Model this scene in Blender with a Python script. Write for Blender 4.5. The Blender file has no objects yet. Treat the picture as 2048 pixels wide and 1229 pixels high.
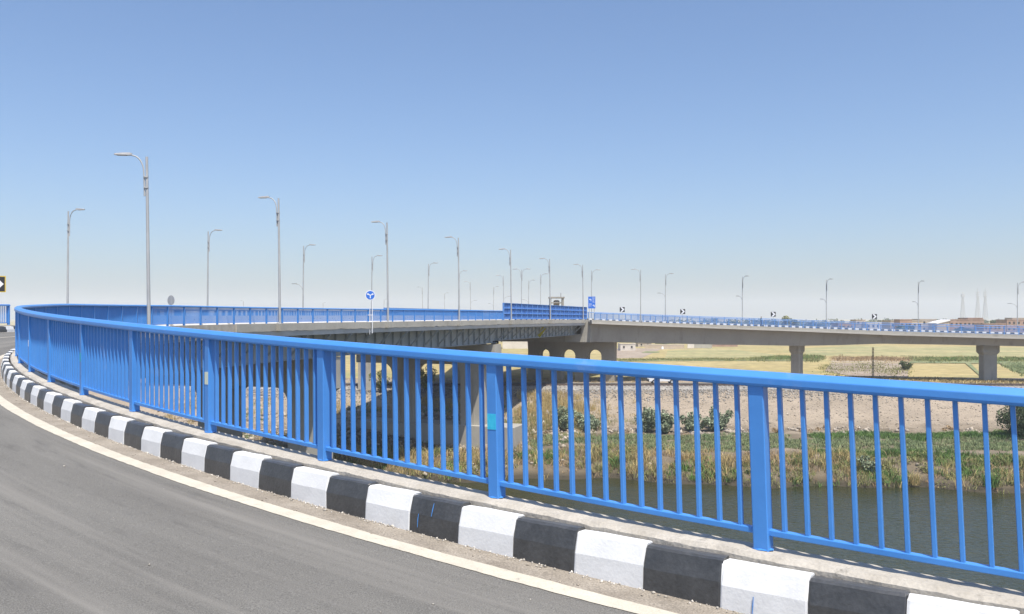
import bpy, bmesh, math, random
import numpy as np
from mathutils import Vector, Matrix

# ------------------------------------------------------------------ camera, sky, sun, exposure
SC = bpy.context.scene
COL = SC.collection
F_PX, HOR = 1700.0, 636.0          # focal length and horizon row of the 2048 px wide photograph
CAMZ = 15.0                        # camera height above the canal water
cam_d = bpy.data.cameras.new('camera')
cam_d.sensor_width = 36.0
cam_d.lens = 36.0 * F_PX / 2048.0
cam_d.shift_y = (HOR - 614.5) / 2048.0
cam_d.clip_start = 0.05
cam_d.clip_end = 20000
cam = bpy.data.objects.new('camera', cam_d)
cam.location = (0, 0, CAMZ)
cam.rotation_euler = (math.radians(90), 0, 0)
COL.objects.link(cam)
SC.camera = cam

SUN_AZ, SUN_EL = math.atan2(0.38, -0.92), math.radians(64)
sun_dir = Vector((math.sin(SUN_AZ) * math.cos(SUN_EL), math.cos(SUN_AZ) * math.cos(SUN_EL), math.sin(SUN_EL)))
world = bpy.data.worlds.new('World')
SC.world = world
world.use_nodes = True
wn = world.node_tree
sky_n = wn.nodes.new('ShaderNodeTexSky')
sky_n.sky_type = 'NISHITA'
sky_n.sun_disc = False
sky_n.sun_elevation = SUN_EL
sky_n.sun_rotation = SUN_AZ
sky_n.altitude = 0
sky_n.air_density = 1.0
sky_n.dust_density = 1.9
sky_n.ozone_density = 8.0
bg = wn.nodes['Background']
bg.inputs['Strength'].default_value = 0.14
wn.links.new(sky_n.outputs[0], bg.inputs[0])
sun_d = bpy.data.lights.new('sun', 'SUN')
sun_d.energy = 5.0
sun_d.angle = math.radians(0.53)
sun_d.color = (1.0, 0.945, 0.86)
sun = bpy.data.objects.new('sun', sun_d)
sun.rotation_euler = sun_dir.to_track_quat('Z', 'Y').to_euler()
COL.objects.link(sun)
SC.view_settings.view_transform = 'Standard'
SC.view_settings.look = 'None'
SC.view_settings.exposure = 0.27
SC.view_settings.gamma = 1.0
SC.view_settings.use_curve_mapping = False
SC.cycles.max_bounces = 6
SC.cycles.volume_bounces = 2

R = np.random.RandomState(7)
random.seed(7)

# ------------------------------------------------------------------ materials
MATS = {}
def pmat(name, c1, c2=None, scale=1.0, rough=0.8, bump=0.0, bscale=None, fine=0.0, fscale=60, metal=0.0,
         stretch=None, island=0.0, spec=0.5, uv=False, extra=None):
    """Principled material: two colours mixed by a noise at world position, plus fine speckle and bump."""
    m = bpy.data.materials.new(name)
    m.use_nodes = True
    nt = m.node_tree
    b = nt.nodes['Principled BSDF']
    L = nt.links.new
    N = nt.nodes.new
    b.inputs['Roughness'].default_value = rough
    b.inputs['Metallic'].default_value = metal
    b.inputs['Specular IOR Level'].default_value = spec
    c2 = c2 or c1
    if uv:
        tc = N('ShaderNodeUVMap'); vec = tc.outputs[0]
    else:
        tc = N('ShaderNodeNewGeometry'); vec = tc.outputs['Position']
    mp = N('ShaderNodeMapping')
    L(vec, mp.inputs[0])
    if stretch: mp.inputs['Scale'].default_value = stretch
    n1 = N('ShaderNodeTexNoise')
    n1.inputs['Scale'].default_value = scale
    n1.inputs['Detail'].default_value = 6
    n1.inputs['Roughness'].default_value = 0.65
    L(mp.outputs[0], n1.inputs['Vector'])
    cr = N('ShaderNodeValToRGB')
    cr.color_ramp.elements[0].position = 0.36
    cr.color_ramp.elements[1].position = 0.64
    cr.color_ramp.elements[0].color = (*c1, 1)
    cr.color_ramp.elements[1].color = (*c2, 1)
    L(n1.outputs['Fac'], cr.inputs[0])
    out = cr.outputs[0]
    def hsv(val_socket, amount, colour):
        mr = N('ShaderNodeMapRange')
        mr.inputs['From Min'].default_value = 0.25
        mr.inputs['From Max'].default_value = 0.75
        mr.inputs['To Min'].default_value = 1 - amount
        mr.inputs['To Max'].default_value = 1 + amount
        L(val_socket, mr.inputs['Value'])
        h = N('ShaderNodeHueSaturation')
        L(mr.outputs[0], h.inputs['Value'])
        L(colour, h.inputs['Color'])
        return h.outputs[0]
    n2 = None
    if fine:
        n2 = N('ShaderNodeTexNoise')
        n2.inputs['Scale'].default_value = fscale
        n2.inputs['Detail'].default_value = 3
        L(vec if not uv else N('ShaderNodeNewGeometry').outputs['Position'], n2.inputs['Vector'])
        out = hsv(n2.outputs['Fac'], fine, out)
    if island:
        g = N('ShaderNodeNewGeometry')
        mr = N('ShaderNodeMapRange')
        mr.inputs['From Min'].default_value = -0.0
        mr.inputs['From Max'].default_value = 1.0
        mr.inputs['To Min'].default_value = 0.25
        mr.inputs['To Max'].default_value = 0.75
        L(g.outputs['Random Per Island'], mr.inputs['Value'])
        out = hsv(mr.outputs[0], island, out)
    if extra:
        out = extra(nt, out, vec)
    L(out, b.inputs['Base Color'])
    if bump:
        bn = N('ShaderNodeTexNoise')
        bn.inputs['Scale'].default_value = bscale or scale * 8
        bn.inputs['Detail'].default_value = 5
        L(N('ShaderNodeNewGeometry').outputs['Position'], bn.inputs['Vector'])
        bp = N('ShaderNodeBump')
        bp.inputs['Strength'].default_value = 1.0
        bp.inputs['Distance'].default_value = bump
        L(bn.outputs['Fac'], bp.inputs['Height'])
        L(bp.outputs[0], b.inputs['Normal'])
    MATS[name] = m
    return m

def mask_mix(nt, base, vec, colour, scale, lo, hi, detail=6, stretch=None):
    """lay another colour over `base` where a noise exceeds lo..hi (wear, stains, chips)"""
    N = nt.nodes.new; L = nt.links.new
    n = N('ShaderNodeTexNoise')
    n.inputs['Scale'].default_value = scale
    n.inputs['Detail'].default_value = detail
    n.inputs['Roughness'].default_value = 0.7
    if stretch:
        mp = N('ShaderNodeMapping'); mp.inputs['Scale'].default_value = stretch
        L(vec, mp.inputs[0]); vec = mp.outputs[0]
    L(vec, n.inputs['Vector'])
    mr = N('ShaderNodeMapRange')
    mr.inputs['From Min'].default_value = lo
    mr.inputs['From Max'].default_value = hi
    L(n.outputs['Fac'], mr.inputs['Value'])
    mx = N('ShaderNodeMix'); mx.data_type = 'RGBA'
    L(mr.outputs[0], mx.inputs['Factor'])
    L(base, mx.inputs['A'])
    mx.inputs['B'].default_value = (*colour, 1)
    return mx.outputs['Result']

pmat('blue_paint', (0.060, 0.236, 0.60), (0.072, 0.262, 0.64), 1.3, 0.34, 0.0006, 30, 0.03, 8,
     extra=lambda nt, o, v: mask_mix(nt, mask_mix(nt, o, v, (0.16, 0.30, 0.60), 2.2, 0.60, 0.80), v, (0.09, 0.17, 0.36), 5.0, 0.70, 0.80))
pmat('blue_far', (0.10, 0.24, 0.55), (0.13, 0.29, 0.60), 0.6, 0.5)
pmat('asphalt', (0.140, 0.133, 0.119), (0.176, 0.168, 0.150), 0.9, 0.9, 0.006, 110, 0.50, 130, uv=True, stretch=(0.28, 1.6, 1), spec=0.3,
     extra=lambda nt, o, v: mask_mix(nt, mask_mix(nt, o, v, (0.108, 0.103, 0.094), 2.0, 0.56, 0.72, 6, (0.35, 2.6, 1)),
                                     v, (0.225, 0.212, 0.188), 1.0, 0.50, 0.68, 4, (0.04, 1.5, 1)))
pmat('dust_strip', (0.225, 0.193, 0.153), (0.300, 0.262, 0.212), 3.0, 0.95, 0.006, 40, 0.40, 80)
pmat('line_paint', (0.57, 0.52, 0.42), (0.48, 0.435, 0.35), 4.0, 0.75, 0.002, 60, 0.12, 80,
     extra=lambda nt, o, v: mask_mix(nt, o, v, (0.26, 0.24, 0.205), 16.0, 0.62, 0.72))
pmat('kerb_white', (0.77, 0.77, 0.755), (0.70, 0.70, 0.685), 5.0, 0.6, 0.002, 45, 0.02, 40,
     extra=lambda nt, o, v: mask_mix(nt, o, v, (0.42, 0.40, 0.36), 22.0, 0.70, 0.76))
pmat('kerb_black', (0.048, 0.050, 0.052), (0.070, 0.072, 0.074), 5.0, 0.38, 0.003, 45, 0.12, 40,
     extra=lambda nt, o, v: mask_mix(nt, o, v, (0.16, 0.155, 0.15), 18.0, 0.68, 0.76, 6, (1, 1, 0.35)))
pmat('ledge_concrete', (0.36, 0.325, 0.27), (0.48, 0.44, 0.375), 3.0, 0.9, 0.006, 35, 0.12, 60,
     extra=lambda nt, o, v: mask_mix(nt, o, v, (0.20, 0.18, 0.15), 6.0, 0.60, 0.74))
pmat('concrete', (0.335, 0.315, 0.27), (0.405, 0.385, 0.335), 0.35, 0.9, 0.01, 6, 0.05, 9,
     extra=lambda nt, o, v: mask_mix(nt, o, v, (0.205, 0.19, 0.16), 0.9, 0.55, 0.78, 7, (1, 1, 0.15)))
pmat('concrete_warm', (0.325, 0.298, 0.25), (0.375, 0.345, 0.292), 0.2, 0.9, 0.01, 5, 0.04, 7,
     extra=lambda nt, o, v: mask_mix(nt, o, v, (0.215, 0.195, 0.16), 0.7, 0.54, 0.80, 7, (1, 1, 0.12)))
pmat('barrier_concrete', (0.55, 0.53, 0.49), (0.65, 0.63, 0.59), 0.6, 0.9, 0.004, 8, 0.05, 20)
pmat('fascia_lip', (0.40, 0.375, 0.325), (0.46, 0.435, 0.38), 0.5, 0.9)
pmat('steel_grey', (0.30, 0.325, 0.33), (0.36, 0.385, 0.39), 0.5, 0.55, 0.002, 5, 0.04, 10,
     extra=lambda nt, o, v: mask_mix(nt, o, v, (0.20, 0.20, 0.19), 0.9, 0.62, 0.8, 6, (1, 1, 0.3)))
pmat('steel_light', (0.46, 0.48, 0.49), (0.54, 0.56, 0.57), 0.6, 0.5, 0.002, 5)
pmat('galvanised', (0.36, 0.365, 0.365), (0.43, 0.435, 0.43), 1.2, 0.55)
pmat('lamp_housing', (0.33, 0.33, 0.33), None, 1, 0.5)
pmat('lamp_glass', (0.10, 0.10, 0.11), None, 1, 0.25)
pmat('dark_rubber', (0.02, 0.02, 0.02), None, 1, 0.7)
pmat('sign_blue', (0.03, 0.16, 0.60), None, 1, 0.4)
pmat('sign_white', (0.80, 0.80, 0.80), None, 1, 0.45)
pmat('sign_black', (0.025, 0.025, 0.027), None, 1, 0.5)
pmat('sign_yellow', (0.65, 0.45, 0.04), None, 1, 0.5)
pmat('sign_back', (0.42, 0.42, 0.42), None, 1, 0.5, metal=0.3)
pmat('sticker_cyan', (0.03, 0.46, 0.70), (0.05, 0.54, 0.76), 30, 0.4)
pmat('sticker_cream', (0.62, 0.66, 0.50), (0.70, 0.72, 0.56), 30, 0.5)
pmat('sticker_teal', (0.05, 0.40, 0.55), None, 30, 0.5)
def silt(nt, o, v):
    N = nt.nodes.new; L = nt.links.new
    o = mask_mix(nt, o, v, (0.27, 0.22, 0.165), 0.35, 0.55, 0.75)
    sp = N('ShaderNodeSeparateXYZ'); L(v, sp.inputs[0])
    nz = N('ShaderNodeTexNoise'); nz.inputs['Scale'].default_value = 0.5; nz.inputs['Detail'].default_value = 5; L(v, nz.inputs['Vector'])
    ad = N('ShaderNodeMath'); ad.operation = 'MULTIPLY_ADD'; ad.inputs[1].default_value = 1.6; L(nz.outputs['Fac'], ad.inputs[0]); L(sp.outputs['Z'], ad.inputs[2])
    mr = N('ShaderNodeMapRange'); mr.inputs['From Min'].default_value = 2.5; mr.inputs['From Max'].default_value = 3.3; mr.inputs['To Min'].default_value = 1; mr.inputs['To Max'].default_value = 0
    L(ad.outputs[0], mr.inputs['Value'])
    mx = N('ShaderNodeMix'); mx.data_type = 'RGBA'; L(mr.outputs[0], mx.inputs['Factor']); L(o, mx.inputs['A']); mx.inputs['B'].default_value = (0.150, 0.118, 0.076, 1)
    mr2 = N('ShaderNodeMapRange'); mr2.inputs['From Min'].default_value = 0.25; mr2.inputs['From Max'].default_value = 0.75; mr2.inputs['To Min'].default_value = 1; mr2.inputs['To Max'].default_value = 0
    L(sp.outputs['Z'], mr2.inputs['Value'])
    my = N('ShaderNodeMix'); my.data_type = 'RGBA'; L(mr2.outputs[0], my.inputs['Factor']); L(mx.outputs['Result'], my.inputs['A']); my.inputs['B'].default_value = (0.055, 0.045, 0.028, 1)
    return my.outputs['Result']
pmat('terrain', (0.272, 0.220, 0.160), (0.355, 0.288, 0.212), 0.22, 0.95, 0.10, 2.5, 0.22, 5, extra=silt)
pmat('gravel', (0.20, 0.186, 0.165), (0.32, 0.295, 0.26), 1.5, 0.95, island=0.45)
pmat('rubble', (0.29, 0.245, 0.19), (0.42, 0.36, 0.29), 1.0, 0.95, island=0.4)
pmat('pebble', (0.36, 0.32, 0.26), (0.62, 0.58, 0.52), 30, 0.9, island=0.35)
pmat('dry_grass', (0.36, 0.27, 0.115), (0.48, 0.37, 0.17), 0.5, 0.9, island=0.45)
pmat('brown_grass', (0.27, 0.185, 0.095), (0.38, 0.27, 0.15), 0.5, 0.9, island=0.45)
pmat('olive_grass', (0.17, 0.185, 0.065), (0.28, 0.265, 0.105), 0.5, 0.9, island=0.45)
pmat('green_grass', (0.075, 0.15, 0.033), (0.13, 0.215, 0.05), 0.5, 0.85, island=0.45)
pmat('pale_crop', (0.15, 0.205, 0.09), (0.26, 0.285, 0.135), 0.4, 0.85, island=0.4)
pmat('shrub_leaf', (0.15, 0.19, 0.105), (0.29, 0.33, 0.215), 3.0, 0.75, island=0.5)
pmat('tree_leaf', (0.055, 0.085, 0.035), (0.11, 0.14, 0.06), 0.5, 0.8, island=0.45)
pmat('bark', (0.14, 0.11, 0.08), (0.2, 0.16, 0.12), 2, 0.9)
pmat('stubble_field', (0.330, 0.262, 0.105), (0.415, 0.330, 0.150), 0.10, 0.95, 0.05, 1.5, 0.30, 0.5, stretch=(0.3, 1.0, 1),
     extra=lambda nt, o, v: mask_mix(nt, mask_mix(nt, o, v, (0.24, 0.245, 0.10), 0.045, 0.50, 0.68, 7, (0.5, 1, 1)), v, (0.27, 0.205, 0.10), 0.11, 0.56, 0.70, 7, (0.25, 1, 1)))
pmat('stubble_green', (0.245, 0.245, 0.105), (0.395, 0.325, 0.155), 0.14, 0.95, 0.05, 1.5, 0.30, 0.5, stretch=(0.3, 1.0, 1),
     extra=lambda nt, o, v: mask_mix(nt, o, v, (0.19, 0.21, 0.085), 0.07, 0.52, 0.68, 7, (0.4, 1, 1)))
pmat('ploughed', (0.27, 0.21, 0.155), (0.36, 0.29, 0.22), 0.15, 0.95, 0.08, 1.2, 0.12, 1.2)
pmat('weedy_soil', (0.30, 0.25, 0.16), (0.45, 0.36, 0.25), 0.3, 0.95, 0.08, 1.2, 0.2, 1.5,
     extra=lambda nt, o, v: mask_mix(nt, o, v, (0.14, 0.18, 0.07), 0.5, 0.55, 0.7))
pmat('field_green', (0.11, 0.16, 0.065), (0.29, 0.27, 0.13), 0.35, 0.95, 0.1, 1.5, 0.2, 1.5)
pmat('brick', (0.30, 0.19, 0.14), (0.38, 0.26, 0.20), 0.4, 0.95, 0.02, 3, 0.08, 2)
pmat('render_pale', (0.55, 0.50, 0.43), (0.66, 0.61, 0.54), 0.3, 0.9)
pmat('render_tan', (0.40, 0.33, 0.25), (0.48, 0.40, 0.32), 0.3, 0.9)
pmat('roof_white', (0.78, 0.78, 0.77), None, 1, 0.5)
pmat('window_dark', (0.03, 0.03, 0.035), None, 1, 0.3)
pmat('car_white', (0.72, 0.72, 0.71), None, 1, 0.3)
pmat('car_trim', (0.03, 0.03, 0.03), None, 1, 0.5)
pmat('tail_red', (0.45, 0.02, 0.02), None, 1, 0.3)
pmat('rail_steel', (0.10, 0.075, 0.06), (0.15, 0.11, 0.09), 1, 0.6)
pmat('sleeper', (0.13, 0.115, 0.10), (0.2, 0.18, 0.16), 1, 0.9)
pmat('skin', (0.22, 0.12, 0.075), None, 1, 0.6)
pmat('cloth_dark', (0.012, 0.014, 0.022), None, 1, 0.9)
pmat('cloth_band', (0.35, 0.62, 0.66), None, 1, 0.9)
pmat('tower_steel', (0.38, 0.38, 0.38), None, 1, 0.6)
pmat('wood_pole', (0.20, 0.17, 0.13), (0.30, 0.25, 0.19), 2, 0.9)
pmat('plastic_yellow', (0.50, 0.43, 0.03), None, 1, 0.6)
M = MATS

# water
wm = bpy.data.materials.new('canal_water'); wm.use_nodes = True
nt = wm.node_tree; b = nt.nodes['Principled BSDF']
b.inputs['Base Color'].default_value = (0.030, 0.034, 0.014, 1)
b.inputs['Roughness'].default_value = 0.06
b.inputs['IOR'].default_value = 1.33
g = nt.nodes.new('ShaderNodeNewGeometry')
mp = nt.nodes.new('ShaderNodeMapping'); mp.inputs['Scale'].default_value = (0.55, 1.0, 1)
nt.links.new(g.outputs['Position'], mp.inputs[0])
h = None
for sc_, d_ in ((2.2, 0.085), (6.0, 0.030), (0.35, 0.10)):
    nz = nt.nodes.new('ShaderNodeTexNoise'); nz.inputs['Scale'].default_value = sc_; nz.inputs['Detail'].default_value = 3
    nt.links.new(mp.outputs[0], nz.inputs['Vector'])
    bp = nt.nodes.new('ShaderNodeBump'); bp.inputs['Distance'].default_value = d_
    nt.links.new(nz.outputs['Fac'], bp.inputs['Height'])
    if h: nt.links.new(h, bp.inputs['Normal'])
    h = bp.outputs[0]
nt.links.new(h, b.inputs['Normal'])
M['canal_water'] = wm

# ------------------------------------------------------------------ mesh helpers
class MB:
    def __init__(s): s.v = []; s.f = []; s.mi = []
    def add(s, verts, faces, mi=0):
        k = len(s.v); s.v += [tuple(p) for p in verts]
        s.f += [tuple(k + i for i in f) for f in faces]; s.mi += [mi] * len(faces)
        return s
    def box(s, c, h, mat=None, mi=0):
        c = Vector(c)
        P = []
        for z in (-1, 1):
            for (x, y) in ((-1, -1), (1, -1), (1, 1), (-1, 1)):
                p = Vector((x * h[0], y * h[1], z * h[2]))
                if mat is not None: p = mat @ p
                P.append(c + p)
        return s.add(P, [(3, 2, 1, 0), (4, 5, 6, 7), (0, 1, 5, 4), (1, 2, 6, 5), (2, 3, 7, 6), (3, 0, 4, 7)], mi)
    def bar(s, a, b2, w, h, mi=0, up=(0, 0, 1)):
        a = Vector(a); b2 = Vector(b2); d = b2 - a; L = d.length; d.normalize()
        u = Vector(up)
        if abs(d.dot(u)) > 0.98: u = Vector((1, 0, 0))
        x = d.cross(u).normalized(); y = x.cross(d)
        m = Matrix((x, d, y)).transposed()
        return s.box((a + b2) / 2, (w / 2, L / 2, h / 2), m, mi)
    def tube(s, pts, rad, n=8, mi=0, cap=True):
        pts = [Vector(p) for p in pts]
        rad = rad if hasattr(rad, '__len__') else [rad] * len(pts)
        rings = []
        for i, p in enumerate(pts):
            d = (pts[min(i + 1, len(pts) - 1)] - pts[max(i - 1, 0)]).normalized()
            u = Vector((0, 0, 1)) if abs(d.z) < 0.9 else Vector((1, 0, 0))
            x = d.cross(u).normalized(); y = d.cross(x)
            rings.append([p + (x * math.cos(2 * math.pi * k / n) + y * math.sin(2 * math.pi * k / n)) * rad[i] for k in range(n)])
        V = [q for r in rings for q in r]; Fc = []
        for i in range(len(pts) - 1):
            for k in range(n):
                a = i * n + k; c = i * n + (k + 1) % n
                Fc.append((a, c, c + n, a + n))
        if cap:
            m = len(V); V += rings[0] + rings[-1]
            Fc.append(tuple(m + k for k in range(n))[::-1]); Fc.append(tuple(m + n + k for k in range(n)))
        return s.add(V, Fc, mi)
    def prism(s, poly, a, b2, frame, mi=0):
        """poly: (u,v) list; frame(u,v,w) -> point; from w=a to w=b2"""
        n = len(poly)
        V = [frame(u, v, a) for u, v in poly] + [frame(u, v, b2) for u, v in poly]
        Fc = [tuple(range(n))[::-1], tuple(range(n, 2 * n))]
        for i in range(n):
            j = (i + 1) % n
            Fc.append((i, j, j + n, i + n))
        return s.add(V, Fc, mi)
    def mesh(s, name, mats):
        me = bpy.data.meshes.new(name)
        me.from_pydata(s.v, [], s.f)
        for m in (mats if isinstance(mats, (list, tuple)) else [mats]): me.materials.append(M[m])
        if any(s.mi): me.polygons.foreach_set('material_index', s.mi)
        bm = bmesh.new(); bm.from_mesh(me); bmesh.ops.recalc_face_normals(bm, faces=bm.faces); bm.to_mesh(me); bm.free()
        me.update()
        return me

def put(name, me, parent=None, mw=None, **tags):
    o = bpy.data.objects.new(name, me)
    COL.objects.link(o)
    if parent is not None:
        o.parent = parent
        w = parent.get('_w')
        P = Vector(ROOT[parent.name])
        ROOT[name] = P
        o.matrix_parent_inverse = Matrix.Translation(P).inverted()
        ROOT[o.name] = Vector((0, 0, 0)) if mw is None else Vector(mw.translation)
        if mw is not None:
            o.matrix_basis = mw
    else:
        ROOT[o.name] = Vector((0, 0, 0)) if mw is None else Vector(mw.translation)
        if mw is not None: o.matrix_basis = mw
    for k, v in tags.items(): o[k] = v
    return o
ROOT = {}
def root(name, loc, label, cat, group=None):
    o = bpy.data.objects.new(name, None)
    COL.objects.link(o)
    o.location = loc
    o.empty_display_size = 0.3
    ROOT[o.name] = Vector(loc)
    o['label'] = label; o['category'] = cat
    if group: o['group'] = group
    return o
def part(name, mb, mats, parent, smooth=False, **tags):
    me = mb.mesh(name, mats)
    if smooth: me.polygons.foreach_set('use_smooth', [len(p.vertices) == 4 for p in me.polygons])
    return put(name, me, parent, **tags)
def child_mesh(name, me, parent, mw):
    o = bpy.data.objects.new(name, me)
    COL.objects.link(o)
    o.parent = parent
    o.matrix_parent_inverse = Matrix.Translation(ROOT[parent.name]).inverted()
    o.matrix_basis = mw
    ROOT[o.name] = Vector(mw.translation)
    return o
# a part whose parent sits at ROOT: children of a child need the child's full matrix
def sub(name, me, parent, mw):
    o = bpy.data.objects.new(name, me)
    COL.objects.link(o)
    o.parent = parent
    gp = parent.parent
    pw = (Matrix.Translation(ROOT[gp.name]) @ parent.matrix_parent_inverse @ parent.matrix_basis) if gp else parent.matrix_basis
    o.matrix_parent_inverse = pw.inverted()
    o.matrix_basis = mw
    return o
I4 = Matrix.Identity(4)
def structure(name, me, parent=None):
    o = put(name, me, parent)
    if parent is None: o['kind'] = 'structure'
    return o
def npmesh(name, V, T, mat):
    me = bpy.data.meshes.new(name)
    V = np.asarray(V, dtype=np.float32); T = np.asarray(T, dtype=np.int32)
    n = T.shape[1]
    me.vertices.add(len(V)); me.vertices.foreach_set('co', V.ravel())
    me.loops.add(T.size); me.loops.foreach_set('vertex_index', T.ravel())
    me.polygons.add(len(T)); me.polygons.foreach_set('loop_start', np.arange(0, T.size, n, dtype=np.int32))
    me.polygons.foreach_set('loop_total', np.full(len(T), n, dtype=np.int32))
    me.update(); me.validate()
    for m in (mat if isinstance(mat, (list, tuple)) else [mat]): me.materials.append(M[m])
    return me
def at(px, py, D):
    return Vector(((px - 1024) / F_PX * D, D, CAMZ - (py - HOR) / F_PX * D))
def onz(px, py, z):
    D = (CAMZ - z) * F_PX / (py - HOR)
    return Vector(((px - 1024) / F_PX * D, D, z))

# ------------------------------------------------------------------ the curve of the ramp and the bridge's near edge
KN = [0, 8, 18, 30, 42, 55, 75, 140]
KV = [0.027, 0.0228, 0.0243, 0.0156, 0.0257, 0.0154, -0.0013, 0.0009]
ZK = [-14, -4, 4, 10, 18, 30, 45, 70, 100, 140, 400]
ZV = [-1.80, -1.5012, -1.2581, -1.0613, -0.818, -0.5741, -0.4114, -0.337, -0.2477, -0.2931, -0.30]
DS = 0.05
_s = np.arange(-14, 330, DS)
_k = np.interp(_s, KN, KV); _k[_s > 140] = 0
_i0 = int(np.argmin(np.abs(_s)))
_th = np.concatenate([[0], np.cumsum(_k[:-1] * DS)]); _th = 2.5352 - (_th - _th[_i0])
_x = np.concatenate([[0], np.cumsum(np.cos(_th[:-1]) * DS)]); _x = 1.5021 + _x - _x[_i0]
_y = np.concatenate([[0], np.cumsum(np.sin(_th[:-1]) * DS)]); _y = 5.0793 + _y - _y[_i0]
_zz = np.interp(_s, ZK, ZV)
_w = np.hanning(81); _w /= _w.sum()
_zz = np.convolve(np.pad(_zz, 40, mode='edge'), _w, 'valid') + CAMZ
class Path:
    def __init__(self, s, x, y, z, th, bank=0.0): self.s, self.x, self.y, self.z, self.th, self.bank = s, x, y, z, th, bank
    def p(self, s, o=0.0, dz=0.0):
        t = np.interp(s, self.s, self.th)
        return Vector((float(np.interp(s, self.s, self.x) - o * math.sin(t)),
                       float(np.interp(s, self.s, self.y) + o * math.cos(t)),
                       float(np.interp(s, self.s, self.z) + dz + self.bank * max(0.0, o - 0.3))))
    def t(self, s):
        t = float(np.interp(s, self.s, self.th)); return Vector((math.cos(t), math.sin(t), 0))
    def n(self, s):
        t = float(np.interp(s, self.s, self.th)); return Vector((-math.sin(t), math.cos(t), 0))
    def mat(self, s, o=0.0, dz=0.0, lean=0.0):
        t = self.t(s); n = self.n(s); u = Vector((0, 0, 1))
        up = (u + t * lean).normalized(); t2 = n.cross(up)
        m = Matrix((t2, n, up)).transposed().to_4x4()
        m.translation = self.p(s, o, dz)
        return m
C = Path(_s, _x, _y, _zz, _th)
# the far ramp, near edge
_u = np.arange(0, 130, DS)
_tu = np.radians(17 - 0.48 * _u)
_ux = 12.0 + np.concatenate([[0], np.cumsum(np.cos(_tu[:-1]) * DS)])
_uy = 129.2 + np.concatenate([[0], np.cumsum(np.sin(_tu[:-1]) * DS)])
_uz = CAMZ + np.interp(_u, [0, 18, 34.5, 49, 67, 130], [-.31, -1.0, -1.6, -2.18, -2.65, -4.2])
FR = Path(_u, _ux, _uy, _uz, _tu, 0.036)     # the far ramp is banked towards its inner, near edge

def sweep(path, ss, prof, closed=True, wob=None, uvs=False):
    mb = MB(); n = len(prof)
    for i, s in enumerate(ss):
        for k, (o, dz) in enumerate(prof):
            wo, wz = wob(s, k) if wob else (0, 0)
            mb.v.append(tuple(path.p(s, o + wo, dz + wz)))
    for i in range(len(ss) - 1):
        for k in range(n if closed else n - 1):
            a = i * n + k; c = i * n + (k + 1) % n
            mb.f.append((a, c, c + n, a + n))
    if closed:
        mb.f.append(tuple(range(n))); mb.f.append(tuple((len(ss) - 1) * n + k for k in range(n))[::-1])
    mb.mi = [0] * len(mb.f)
    return mb
def srange(a, b2, d):
    n = max(1, int(round((b2 - a) / d))); return [a + (b2 - a) * i / n for i in range(n + 1)]

# ------------------------------------------------------------------ terrain
ZF = 4.9      # level of the fields, the road and the railway
def yw(x): return 78.6 - 0.16 * np.maximum(np.asarray(x, float) - 8, 0) + 0.9 * np.sin(np.asarray(x) * 0.23) + 0.5 * np.sin(np.asarray(x) * 0.71 + 1)
def hnoise(x, y):
    r = 0
    for a, (fx, fy, ph) in zip((0.5, 0.35, 0.22, 0.14, .1), ((.21, .33, 0.3), (.47, -.38, 1.7), (.9, .75, 2.9), (1.7, -1.3, .4), (2.9, 2.3, 5.))):
        r = r + a * np.sin(fx * x + fy * y + ph) * np.cos(fy * x * .7 - fx * y * .8 + ph * 2)
    return r
def ground_z(x, y):
    x = np.asarray(x, float); y = np.asarray(y, float)
    t = y - yw(x)
    base = np.interp(t, [-30, -8, -0.2, 0.25, 1.2, 4.0, 7, 12], [-3, -2.0, -0.2, 0.45, 0.75, 1.3, 1.7, 1.8])
    slope = np.interp(y, [96, 99, 106, 113, 118, 119], [0, 0.25, 1.15, 2.25, 3.05, 3.1])
    z = base + slope
    amp = np.interp(t, [0, 2, 16, 20, 38, 42], [0.12, 0.45, 0.22, 0.4, 0.22, 0.0])
    amp = np.where(t < 0, 0.05, amp)
    z = z + amp * hnoise(x, y)
    z = z - 1.7 * np.exp(-((x + 9) / 11.0) ** 6 - ((y - 92) / 5.5) ** 4)
    z = np.where(y > 121, ZF, z)
    near = np.interp(y, [2, 14, 18], [1, 0.0, 0.0])
    z = np.where(y < 18, -3 + near * (ZF + 3), z)
    return z
xs = np.concatenate([[-5000, -3000, -1500, -800, -400, -250, -160, -110], np.arange(-80, 80.1, 0.8), [110, 160, 250, 400, 800, 1500, 3000, 5000]])
ys = np.concatenate([[-3000, -800, -200, -60, 0, 4, 8, 12, 14, 18, 30, 45, 60], np.arange(66, 125, 0.6), [130, 150, 200, 300, 500, 900, 1600, 3000, 5000]])
gx, gy = np.meshgrid(xs, ys)
gz = ground_z(gx, gy)
V = np.stack([gx.ravel(), gy.ravel(), gz.ravel()], 1)
nx_, ny_ = len(xs), len(ys)
ii, jj = np.meshgrid(np.arange(nx_ - 1), np.arange(ny_ - 1))
a_ = (jj * nx_ + ii).ravel()
T = np.stack([a_, a_ + 1, a_ + nx_ + 1, a_ + nx_], 1)
me = npmesh('ground', V, T, 'terrain')
me.polygons.foreach_set('use_smooth', [True] * len(me.polygons))
structure('ground', me)
wmesh = npmesh('canal_water', [(-900, 6, 0), (900, 6, 0), (900, 95, 0), (-900, 95, 0)], [(0, 1, 2, 3)], 'canal_water')
structure('canal_water', wmesh)

def sheet(name, pts, mat, z):
    mb = MB(); mb.add([(p[0], p[1], z) for p in pts], [tuple(range(len(pts)))])
    return structure(name, mb.mesh(name, mat))
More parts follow.
